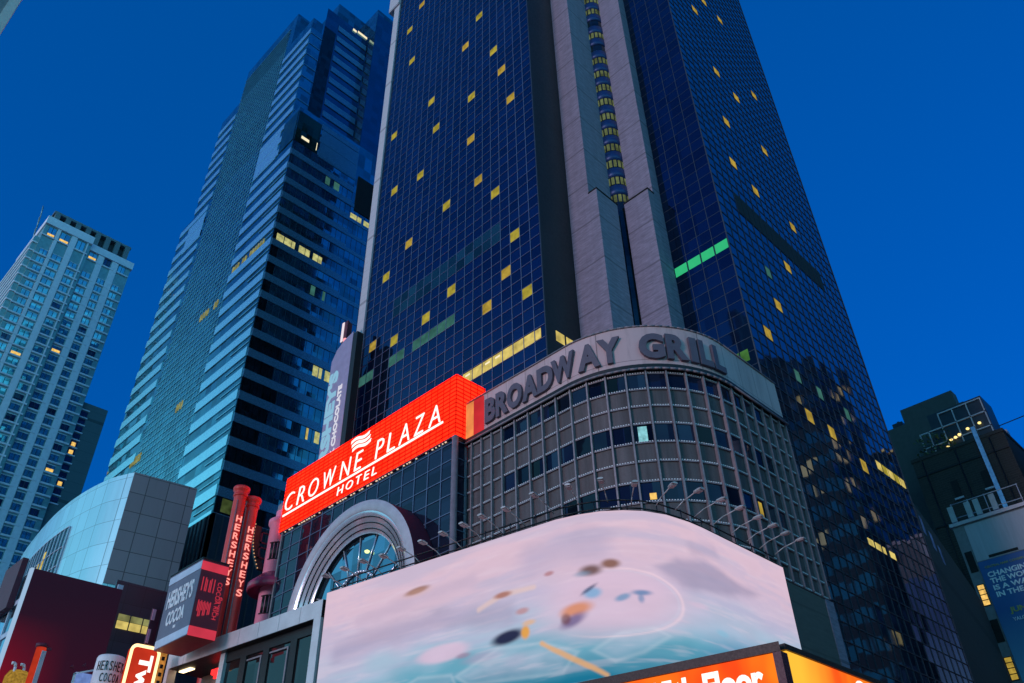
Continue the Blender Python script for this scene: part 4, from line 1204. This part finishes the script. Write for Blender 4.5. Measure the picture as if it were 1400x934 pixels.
b = MB(); b.box(36.2, 75, Y0 - .2, Y0 - .05, 20, 41.5); b.build("tiled_base", M['ctile'], SK)
bm = MB()
class Each:
    """each box becomes a part of its own"""
    def __init__(s, name, mat): s.n, s.m = name, mat
    def box(s, *a):
        q = MB(); q.box(*a); q.build(s.n, s.m, SK)
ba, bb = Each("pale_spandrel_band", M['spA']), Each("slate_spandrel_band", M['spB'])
k = -14
while True:
    zb = ZF + FP * k                       # top of dark band; pale band is above it
    k += 1
    if zb > 150: break
    h = 1.45
    if zb + h < 113:
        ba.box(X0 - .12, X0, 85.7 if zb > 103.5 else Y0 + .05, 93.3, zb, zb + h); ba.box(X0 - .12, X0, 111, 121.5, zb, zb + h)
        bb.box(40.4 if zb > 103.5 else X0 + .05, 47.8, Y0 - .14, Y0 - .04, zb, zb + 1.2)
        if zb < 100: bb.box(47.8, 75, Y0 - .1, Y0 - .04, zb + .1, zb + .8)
        if zb < 100: bm.box(X0 - .1, X0, Y0 + .05, 86.2, zb - 1.0, zb - .88)
    elif zb + h < 141.5:
        ba.box(X0 - .1, X0 + .02, 84.0, 93.3, zb, zb + h); ba.box(X0 - .1, X0 + .02, 110.5, 117.2, zb, zb + h)
        bb.box(41.2, 47.6, 83.74, 83.86, zb, zb + 1.5); bb.box(X0 + .1, 38.4, 83.78, 83.86, zb, zb + .3)
    elif zb + h < 148:
        bb.box(41.2, 47.6, 83.74, 83.86, zb, zb + 1.5)
    if zb < 151:
        for dz in (0, 1.075, 2.15):
            if zb + dz < 152: bm.box(X0 - .07, X0 + .03, 93.35, 110.25, zb + dz, zb + dz + .09)
ba.box(X0 - .1, X0, 86.5, 93.3, 104.5, 111.5); ba.box(X0 - .1, X0, 111, 117.5, 104.5, 111.0)
bb.box(40.6, 47.9, Y0 - .12, Y0 - .04, 104.6, 111.2)
y_ = 93.4
while y_ < 110.3:
    bm.box(X0 - .05, X0, y_, y_ + .07, 25, 142); y_ += .94
bm.build("fine_glazing_grid", m_plain("pale_glazing_bar", (.30, .72, .76), .3, .7), SK)
for kk in range(-14, 6):
    b = MB()
    zb = ZF + FP * kk; xe = 41.0 if kk < -6 else (39.6 if kk < 0 else 37.2)
    b.box(X0 + .06, xe + (kk * 37 % 5) * .35 if kk < 0 else xe, Y0 - .07, Y0 - .045, zb - 2.0, zb - .02)
    b.build("dark_window_band", M['darkglass'], SK)
b = MB(); x_ = X0 + .3
while x_ < 60:
    b.box(x_, x_ + .05, Y0 - .07, Y0 - .04, 25, 104); x_ += .95
b.build("navy_glazing_grid", M['mulldark'], SK)
b = MB(); b.box(X0 + .1, 40.3, Y0 - .1, Y0 - .04, 105.0, 112.2); b.box(X0 - .1, X0, Y0 + .05, 85.6, 105.0, 112.2); b.build("corner_lounge_window", m_glass("green_black_glass", (.03, .07, .05, 1), .7, .08, .02, (1.0, 1.2, 2.0)), SK)
b = MB(); b.box(37.2, 38.6, Y0 - .14, Y0 - .1, 106.2, 106.8); b.box(40.0, 40.1, Y0 - .14, Y0 - .1, 105.6, 107.4); b.build("lounge_lamp", M['litwhite'], SK)
b = MB(); b.box(48.4, 54, Y0 - .16, Y0 - .04, 98, 106); b.build("dark_louvre", M['louvre'], SK)
def skB(x0, x1, zb, mat):
    q = MB(); q.box(x0, x1, Y0 - .08, Y0 - .035, zb - 1.75, zb - .12); return q.build("lit_window", mat, SK)
zz_ = ZF + FP * 5
for x0, x1 in ((36.6, 37.75), (37.9, 39.0), (39.1, 39.6), (40.3, 41.3), (41.4, 42.1), (42.7, 43.5), (43.6, 44.2)):
    skB(x0, x1, zz_ - .55, M['litpale'])
for x0, x1 in ((47.9, 49.1), (49.25, 50.0), (50.5, 51.5)):
    skB(x0, x1, zz_ + FP * 4 - 1.2, M['litpale'])
for x0, x1, kk, mm in ((45.5, 46.3, -1, 'litY'), (46.45, 46.9, -1, 'litY'), (47.4, 48.4, -1, 'litY'), (45.9, 46.2, -4, 'litstrip'), (47.2, 47.9, -4, 'litY'), (45.8, 46.05, -8, 'litstrip'), (38.2, 39.9, -11, 'olivedim'), (40.0, 41.5, -11, 'olivedim'), (36.8, 38.6, -8, 'olivedim'), (39.3, 40.2, -10, 'olivedim'), (42.6, 43.4, 10, 'litdim'), (44.2, 45.2, 10, 'litdim'), (43.2, 43.9, 3, 'litdim'), (45.2, 45.6, 3, 'litdim')):
    skB(x0, x1, ZF + FP * kk, M['litpale' if mm == 'litY' else mm])
b = MB(); b.box(45.3, 47.5, 83.68, 83.74, 147.3, 147.9); b.box(44.2, 45.0, 83.68, 83.74, 146.9, 147.5); b.build("rooftop_lamp", M['litwhite'], SK)
for y0, y1, zl in ((83, 92.5, ZF + FP * 5 - 1.9), (95, 101, ZF + FP * 3), (88, 93, ZF + FP * -7 - 1.8), (97, 100, ZF - 2 * FP), (109, 112, ZF - 3.2 * FP)):
    yy = y0
    while yy < y1:
        if random.random() < .7:
            q = MB(); q.box(X0 - .11, X0 - .0, yy, yy + .35, zl, zl + 1.3); q.build("lit_window", M['litfar'], SK)
        yy += .7

# ------------------------------------------------------------------ apartment tower, far left
SCL = 1.3
def ax(v): return v * SCL
AP = thing("apartment_tower", (30, 175, 0), "pale apartment tower with lavender pilasters and teal window panels", "apartment tower")
YA = 130 * SCL
zt = 1.7 + 106 * SCL
M['aptwall'] = m_plain("pale_lavender_cladding", (.9, .82, .88), .5, .1, .08)
M['apttail'] = m_plain("teal_spandrel_panel", (.24, .42, .44), .35, .4, .15)
M['aptglass'] = m_glass("apartment_glass", (.30, .78, .88, 1), .9, .05, .02, (1.2, 1.2, 2.42), (.2, .2, 1.0), .25)
M['aptdark'] = m_glass("dark_apartment_glass", (.06, .12, .2, 1), .85, .08, .03)
b = MB(); b.box(ax(16.0), ax(24.0), YA, YA + 25, 0, zt); b.box(ax(24.0), ax(31.9), YA + 1.2, YA + 25, 0, zt - .8)
b.box(ax(15.2), ax(16.0), YA + .6, YA + 25, 0, zt - 4)
b.build("tower_body", M['apttail'], AP)
b = MB()
for x0, x1 in ((18.05, 18.6), (20.5, 21.5), (23.25, 23.45)): b.box(ax(x0), ax(x1), YA - .25, YA, 0, zt)
for x0, x1 in ((25.9, 26.95), (28.45, 29.6)): b.box(ax(x0), ax(x1), YA + .95, YA + 1.2, 0, zt)
b.build("pilaster", M['aptwall'], AP)
b = MB(); b.box(ax(15.8), ax(24.05), YA - .5, YA + 20, zt, zt + 2.2); b.box(ax(24.05), ax(32.1), YA + .7, YA + 20, zt - .8, zt + 1.2); b.build("cornice", M['aptwall'], AP)
b = MB(); b.box(ax(16.8), ax(30.6), YA + 3, YA + 18, zt + 1.2, zt + 5.6); b.build("penthouse", M['mulldark'], AP)
b = MB()
for k in range(8): b.box(ax(16.9 + 1.85 * k), ax(17.75 + 1.85 * k), YA + 1.6, YA + 3, zt + 1.2, zt + 6.2)
b.box(ax(16.6), ax(30.9), YA + 1.8, YA + 18, zt + 5.7, zt + 6.3)
b.build("roof_pier", m_plain("dusky_roof_stone", (.16, .22, .24), .7), AP)
b = MB()
for k in range(10):
    xx = ax(16 + .2 * k) ; b.tube((xx - 1.5, YA + 2 + 1.5 * k, zt + 3), (xx - 1.9, YA + 2 + 1.5 * k, zt + 6 + (k % 3)), .12, n=5)
b.build("roof_mast", M['apttail'], AP)
cols = [(16.65, 17.95, 0), (18.75, 20.35, 0), (21.65, 23.0, 0), (24.3, 25.75, 1), (27.1, 28.3, 1), (29.75, 31.0, 1)]
FLR = 1.862 * SCL
wins = []
zrow0 = 1.7 + (98.5 - 1.7) * SCL
for r_ in range(-3, 34):
    zt_w = zrow0 - FLR * r_
    if r_ == -3: zt_w = zt - .4
    if zt_w < 30: break
    for ci, (x0, x1, back) in enumerate(cols):
        wins.append((zt_w, ax(x0), ax(x1), YA + (1.2 if back else 0), r_, ci))
sills = MB()
wsorted = sorted(wins)
rest = MB()
for idx, (zt_w, x0, x1, yf, r_, ci) in enumerate(sorted(wins, key=lambda t: t[0])):
    hgt = 1.5 if r_ > -3 else 2.6
    sl = sills if 100 <= idx else MB()
    sl.box(x0 - (1.0 if ci in (0, 1) else .1), x1 + (.1 if ci in (0, 1) else 1.0), yf - .32, yf, zt_w - hgt - .45, zt_w - hgt - .1)
    q = rest if 100 <= idx else MB()
    if hgt < 2: q.box(x0 - .15, x1 + .15, yf - .1, yf, zt_w + .002, zt_w + .1, 4)
    xm = (x0 + x1) / 2
    dark = random.random() < .1
    q.box(x0 + .06, xm - .06, yf - .06, yf + .02, zt_w - hgt + .05, zt_w - .05, 1 if dark else 0)
    q.box(xm + .06, x1 - .06, yf - .06, yf + .02, zt_w - hgt + .05, zt_w - .05, 1 if dark else 0)
    for (a_, c_) in ((x0, x0 + .06), (xm - .06, xm + .06), (x1 - .06, x1)):
        q.box(a_, c_, yf - .08, yf + .02, zt_w - hgt, zt_w, 2)
    lit = random.random() < .02 or (r_ == -3 and ci in (0, 1, 3))
    if lit: q.box(x0 + .1, x1 - .1, yf - .1, yf - .061, zt_w - hgt + .08, zt_w - hgt + .7, 3)
    if q is not rest:
        wq = q.build("window", [M['aptglass'], M['aptdark'], M['mulldark'], M['litwarm'], M['aptwall']], AP)
        sl.build("sill", M['aptwall'], wq)
wr = rest.build("upper_windows", [M['aptglass'], M['aptdark'], M['mulldark'], M['litwarm'], M['aptwall']], AP); wr["kind"] = "stuff"
sr = sills.build("upper_sills", M['aptwall'], wr)
sr["kind"] = "stuff"
b = MB()
zq = zt - 6
while zq > 40:
    b.box(ax(15.1), ax(15.25), YA + .6, YA + 25, zq, zq + .5); b.box(ax(15.2), ax(16.0), YA + .35, YA + .6, zq, zq + .35); zq -= FLR
b.build("balcony_edge", M['aptwall'], AP)
b = MB(); b.box(ax(16), ax(22.3), YA - 1.2, YA - .3, 0, 1.7 + 59.8 * SCL); b.build("lower_block", M['aptwall'], AP)
b = MB()
for k in range(3):
    for j in range(9):
        b.box(ax(16.6 + 2.0 * k), ax(17.8 + 2.0 * k), YA - 1.27, YA - 1.2, 72 - FLR * j, 73.5 - FLR * j)
b.build("lower_windows", M['aptglass'], AP)

SB = thing("slab_block", (44, 176, 0), "lower teal slab building adjoining the apartment tower's right side", "building")
b = MB(); b.box(ax(32.0), ax(36.15), YA + 2.2, YA + 25, 0, 1.7 + 76.2 * SCL); b.build("wall", m_concrete("teal_grey_cladding", (.10, .16, .18), FLR, .12), SB)
for k in range(12):
    z1_ = 1.7 + (74.5 - 1.42 * k * 1.0) * SCL - .4 * k * 0
    q = MB(); q.box(ax(32.05), ax(33.2), YA + 2.12, YA + 2.2, z1_ - 1.4, z1_); q.build("window", M['aptdark'], SB)
    if k in (4, 5, 9):
        q = MB(); q.box(ax(32.3), ax(32.95), YA + 2.06, YA + 2.11, z1_ - 1.2, z1_ - .3); q.build("lit_window", M['litwarm'], SB)
b = MB()
for k in range(13):
    z1_ = 1.7 + (74.7 - 1.42 * k) * SCL; b.box(ax(32.0), ax(33.4), YA + 2.0, YA + 2.2, z1_, z1_ + .25)
b.build("ledge", M['aptwall'], SB)
FBk = thing("far_dark_building", (55, 205, 0), "small far dark building with a bright roof lamp left of the skyscraper", "building")
b = MB(); b.box(47.2, 62, 200, 215, 0, 79.5); b.build("wall", M['mulldark'], FBk)
b = MB(); b.box(47.6, 49.2, 199.8, 200, 78.4, 79.2); b.build("roof_lamp", M['litwhite'], FBk)

# ------------------------------------------------------------------ right-hand buildings
BR = thing("brick_building", (120, 27, 0), "dark brick block with a planted roof terrace and lit bulbs", "building")
mt, g = new_mat("soot_brick")
bt = g.n("ShaderNodeTexBrick"); tc_ = g.pos(); xb, yb_, zb_ = g.xyz(tc_)
g.l(g.vec(g.math('ADD', xb, yb_), zb_, 0.0), bt.inputs["Vector"])
bt.inputs["Color1"].default_value = (.045, .035, .03, 1); bt.inputs["Color2"].default_value = (.03, .026, .024, 1); bt.inputs["Mortar"].default_value = (.06, .055, .05, 1)
bt.inputs["Scale"].default_value = 1.0; bt.inputs["Brick Width"].default_value = .9; bt.inputs["Row Height"].default_value = .32; bt.inputs["Mortar Size"].default_value = .03
g.bsdf(Base_Color=bt.outputs[0], Roughness=.9); M['brick'] = mt
b = MB(); b.box(115, 140, 19.5, 32, 0, 57); b.box(114.9, 140, 19.4, 32.1, 57, 57.5); b.build("wall", M['brick'], BR)
b = MB(); b.box(122, 145, 24, 37, 0, 67); b.box(122, 124, 25, 33, 67, 69.5); b.build("rear_block", m_plain("grey_green_render", (.075, .085, .085), .85), BR)
for y0 in (27.2, 23.2):
    q = MB(); q.box(114.9, 115.0, y0, y0 + .9, 50.2, 52.6); q.build("window", M['louvre'], BR)
    q = MB(); q.box(114.75, 115.0, y0 - .15, y0 + 1.05, 49.9, 50.15); q.build("sill", M['rim'], BR)
b = MB(); b.box(117.5, 122, 20.8, 28.5, 57.5, 64.5); b.build("roof_pavilion", M['mulldark'], BR)
b = MB()
for y0 in (20.9, 22.9, 24.9, 26.9, 28.9, 30.2):
    b.box(117.3, 117.5, y0, y0 + .15, 57.5, 64 if y0 < 28 else 62)
for zz_ in (59.5, 61.8, 64.0): b.box(117.3, 117.5, 20.9, 27.0 if zz_ > 62 else 30.3, zz_, zz_ + .18)
b.build("terrace_frame", M['rim'], BR)
b = MB()
for y0, z0_ in ((22.2, 60.2), (23.9, 60.0), (27.2, 58.4), (26.0, 57.9), (25.2, 59.6), (25.8, 59.4), (26.5, 59.3)):
    b.lathe((117.2, y0), [(.001, z0_), (.22, z0_ + .15), (.22, z0_ + .3), (.001, z0_ + .45)], 10)
b.build("bulb", m_emit("terrace_bulb", lin(255, 226, 140), 1.6), BR)
b = MB()
for i in range(260):
    yy = random.uniform(26.2, 31.2); z0_ = 57.6 + random.random() ** 1.5 * 3.6; xx = random.uniform(116.2, 117.2)
    a_ = Vector((random.uniform(-.3, .3), random.uniform(-.3, .3), random.uniform(-.3, .3))); c_ = Vector((random.uniform(-.3, .3), random.uniform(-.3, .3), random.uniform(-.3, .3)))
    o_ = Vector((xx, yy, z0_)); b.face([o_, o_ + a_, o_ + a_ + c_, o_ + c_])
pl_ = b.build("terrace_shrub", m_plain("shrub_leaf", (.08, .11, .04), .7)); tag(pl_, "leafy green shrubs on the brick building's roof terrace", "shrubs"); 
b = MB(); b.tube((122, 16.5, 61.5), (122, 24, 61.2), .07); b.build("roof_boom", M['dkmetal'], BR)
for k, (x_, y_, w_, h_) in enumerate(((117.0, 30.6, .9, 1.3), (119.5, 20.4, 1.2, 1.8), (123.5, 34.5, 1.6, 1.5))):
    b = MB(); zb_0 = 57.5 if x_ < 122 else 67.0
    b.box(x_, x_ + w_, y_ - w_ / 2, y_ + w_ / 2, zb_0, zb_0 + h_); b.tube((x_ + w_ / 2, y_, zb_0 + h_), (x_ + w_ / 2, y_, zb_0 + h_ + .5), .2, n=10)
    b.build("roof_vent", M['rim'] if k == 1 else M['mulldark'], BR)
b = MB()
for y0 in (21.4, 26.0, 30.6): b.tube((114.9, y0, 30), (114.9, y0, 56.8), .09, n=6)
b.build("downpipe", M['dkmetal'], BR)
for z_ in (54.6, 47.0):
    b = MB(); b.box(114.88, 115.0, 19.5, 32, z_, z_ + .28); b.build("string_course", M['dkmetal'], BR)
LS = thing("light_strip", (114.6, 22.8, 40), "tall slim pale blue lit strip running up the brick building", "light strip")
b = MB()
for k in range(38): b.box(114.45, 114.8, 22.5, 23.0, 40 + .5 * k, 40.38 + .5 * k)
b.build("lit_segments", m_emit("pale_blue_led", lin(60, 120, 180), .8, .4, 1.5), LS)
b = MB(); b.box(114.8, 114.98, 22.45, 23.05, 40, 59); b.build("backing", M['black'], LS)
RC = thing("roof_chimney", (118, 16, 0), "dark rooftop stub building at the far right edge", "building")
b = MB(); b.box(116, 125, 12, 18.6, 0, 52.5); b.box(118, 121, 16.2, 17.6, 52.5, 56.0); b.build("wall", m_plain("dusky_brick", (.06, .08, .075), .9), RC)
b = MB(); b.box(115.7, 125, 11.8, 18.8, 50.3, 50.8); b.box(117.8, 121.2, 16.0, 17.8, 56, 56.4); b.build("coping", M['rim'], RC)

WB = thing("poster_building", (104, 20, 0), "pale building with a large blue poster reading CHANGING THE WORLD", "building")
XW = 100.0
b = MB(); b.box(XW, 112, 5, 26.0, 0, 40.6); b.build("wall", m_plain("pale_grey_brick", (.20, .21, .23), .8, 0, .15, 2.0), WB)
b = MB(); b.box(XW - .06, XW, 8, 24.75, 36.1, 40.4); b.build("upper_wall", m_plain("white_painted_wall", (.42, .42, .47), .8, 0, .1, 2.0, True), WB)
mtp, g = new_mat("blue_poster")
x, y, z = g.xyz(g.pos())
cc = g.mix(g.ramp(z, 22.0, 30.5), (.16, .42, .6, 1), (.03, .12, .34, 1))
g.bsdf(Base_Color=cc, Roughness=.5)
b = MB(); b.box(XW - .12, XW - .061, 5, 24.75, 18, 36.0); b.build("poster", mtp, WB)
M['pw'] = m_plain("white_ink", (.85, .88, .9), .6); M['py'] = m_plain("yellow_ink", (.42, .40, .10), .6)
b = MB()
def ptxt(s_, px_y, z0_, h_, w_, mb_, bold=.03): text_mesh(s_, (XW - .12, px_y, z0_), (0, -1, 0), (0, 0, 1), w_, h_, .04, bold=bold, mb=mb_)
ptxt("CHANGING", 24.2, 34.12, .58, 4.6, b); ptxt("THE WORLD", 24.15, 33.4, .58, 4.9, b); ptxt("IS A WALK", 24.1, 32.65, .56, 4.7, b); ptxt("IN THE PARK", 24.05, 31.9, .56, 5.3, b)
b.build("white_lettering", M['pw'], WB)
b = MB(); ptxt("JUNE", 23.4, 29.85, .74, 2.2, b); ptxt("CENTRAL PARK CONSERVANCY", 24.2, 35.15, .24, 5.2, b, 0.0); b.build("yellow_lettering", M['py'], WB)
b = MB(); ptxt("YALO", 23.4, 29.15, .36, 1.3, b, .01); b.build("small_lettering", M['pw'], WB)
b = MB()
for k in range(9): b.box(XW - .16, XW - .12, 24.0 - .5 * k - .42, 24.0 - .5 * k, 18, 20.2 + (k * 7 % 4) * .4)
b.build("skyline_print", m_plain("dark_blue_ink", (.012, .03, .06), .6), WB)
for z0_, mm in ((35.2, 'louvre'), (31.4, 'litwarm'), (27.5, 'louvre'), (23.6, 'litY2')):
    q = MB(); q.box(XW - .05, XW + .02, 24.95, 25.75, z0_ - .1, z0_ + 2.3, 0); 
    q.box(XW - .08, XW - .05, 25.02, 25.68, z0_, z0_ + .5, 1); q.box(XW - .08, XW - .05, 25.02, 25.68, z0_ + .6, z0_ + 1.1, 1); q.box(XW - .08, XW - .05, 25.02, 25.68, z0_ + 1.2, z0_ + 1.65, 1); q.box(XW - .08, XW - .05, 25.02, 25.68, z0_ + 1.75, z0_ + 2.2, 1)
    q.build("window", [M['louvre'], M[mm]], WB)
b = MB(); b.box(XW - .3, 112, 4.8, 26.2, 40.6, 41.0); b.build("coping", M['rim'], WB)
b = MB(); b.box(XW - .1, XW - .061, 20.3, 23.4, 36.2, 36.5); b.build("painted_sign", M['louvre'], WB)
M['antenna'] = m_plain("antenna_white", (.45, .45, .47), .6)
for k, y0 in enumerate((20.6, 22.4, 23.4, 25.3)):
    o = thing("antenna_panel", (XW + .6, y0, 41), ["white antenna panel on the poster building's roof, the rightmost one", "white antenna panel on the poster building's roof, second from the right", "white antenna panel on the poster building's roof, third from the right", "white antenna panel on the poster building's roof, the leftmost one"][k], "antenna", "rooftop antenna panels")
    b = MB(); b.box(XW + .2, XW + .45, y0, y0 + .6, 41.3, 43.2); b.build("panel", M['antenna'], o)
    b = MB(); b.tube((XW + .7, y0 + .3, 41), (XW + .7, y0 + .3, 43.4), .06); b.tube((XW + .7, y0 + .3, 42.6), (XW + .5, y0 + .3, 42.6), .05); b.build("mast", M['rim'], o)
o = thing("roof_rail", (XW + .8, 21, 41), "grey metal rail frame behind the rooftop antenna panels", "rail")
b = MB(); 
for zz_ in (41.9, 43.6): b.tube((XW + .8, 18, zz_), (XW + .8, 25.6, zz_), .05)
for yy in (18.1, 21.7, 23.6, 25.5): b.tube((XW + .8, yy, 41), (XW + .8, yy, 43.7), .05)
b.build("rail_bars", M['rim'], o)

# near building edge at the upper left
NB = thing("near_billboard", (-4, 41, 0), "pale framed edge of a near grey billboard cut by the photo's upper left corner", "billboard")
b = MB(); b.box(-9, -1.78, 40, 41, 20, 75); b.build("panel", m_plain("grey_board", (.3, .28, .28), .7), NB)
b = MB(); b.box(-1.78, -1.27, 39.95, 41, 20, 75); b.build("frame", m_plain("pale_frame", (.9, .66, .58), .6), NB)
b = MB(); b.box(-6, -5.2, 40.3, 40.9, 0, 20); b.build("post", M['dkmetal'], NB)

# ------------------------------------------------------------------ blocks across the side street (behind the viewer's right, mirrored in the glass; the lower one added to cut low sky glow)
mt, g = new_mat("office_block_face")
p = g.pos(); x, y, z = g.xyz(p)
hh = g.math('ADD', x, y)
wn = g.n("ShaderNodeTexWhiteNoise", noise_dimensions='3D'); g.l(g.vec(g.math('FLOOR', g.math('DIVIDE', hh, 1.6)), g.math('FLOOR', g.math('DIVIDE', z, 3.2)), 0.0), wn.inputs["Vector"])
win = g.math('MULTIPLY', g.math('GREATER_THAN', g.math('FRACT', g.math('DIVIDE', hh, 1.6)), .28), g.math('GREATER_THAN', g.math('FRACT', g.math('DIVIDE', z, 3.2)), .5))
litm = g.math('MULTIPLY', win, g.math('GREATER_THAN', wn.outputs["Value"], .93))
bl = g.bsdf(Base_Color=g.mix(win, (.03, .035, .04, 1), (.06, .13, .2, 1)), Roughness=g.mix(win, (.8, .8, .8, 1), (.08, .08, .08, 1)), Metallic=g.math('MULTIPLY', win, .8))
g.l(g.mix(litm, (0, 0, 0, 1), lin(235, 196, 110)), bl.inputs["Emission Color"]); bl.inputs["Emission Strength"].default_value = .5
M['blockface'] = mt
OB = thing("offscreen_block", (110, -18, 0), "dark stepped office block across the side street, seen only mirrored in the hotel's right face", "building")
b = MB(); b.box(92, 150, -45, 4.2, 0, 56); b.build("lower_storeys", M['blockface'], OB)
b = MB(); b.prism([(112 + 15 * math.cos(R(30 * k)), -12 + 13 * math.sin(R(30 * k))) for k in range(12)], 56, 74); b.box(126, 148, -40, 0, 56, 66); b.build("upper_storeys", M['blockface'], OB)
b = MB(); b.box(104, 112, -16, -8, 74, 78); b.build("roof_plant", M['mulldark'], OB)
glow_block = thing("offscreen_block", (60, -30, 0), "lower dark block added behind the viewer against low sky glow, seen only mirrored in the glass", "building")  # added block, keeps low sky glow off the right-hand walls
b = MB(); b.box(42, 88, -55, -16, 0, 30); b.build("lower_storeys", M['blockface'], glow_block)
b = MB(); b.box(52, 70, -50, -22, 30, 38); b.build("upper_storeys", M['blockface'], glow_block)
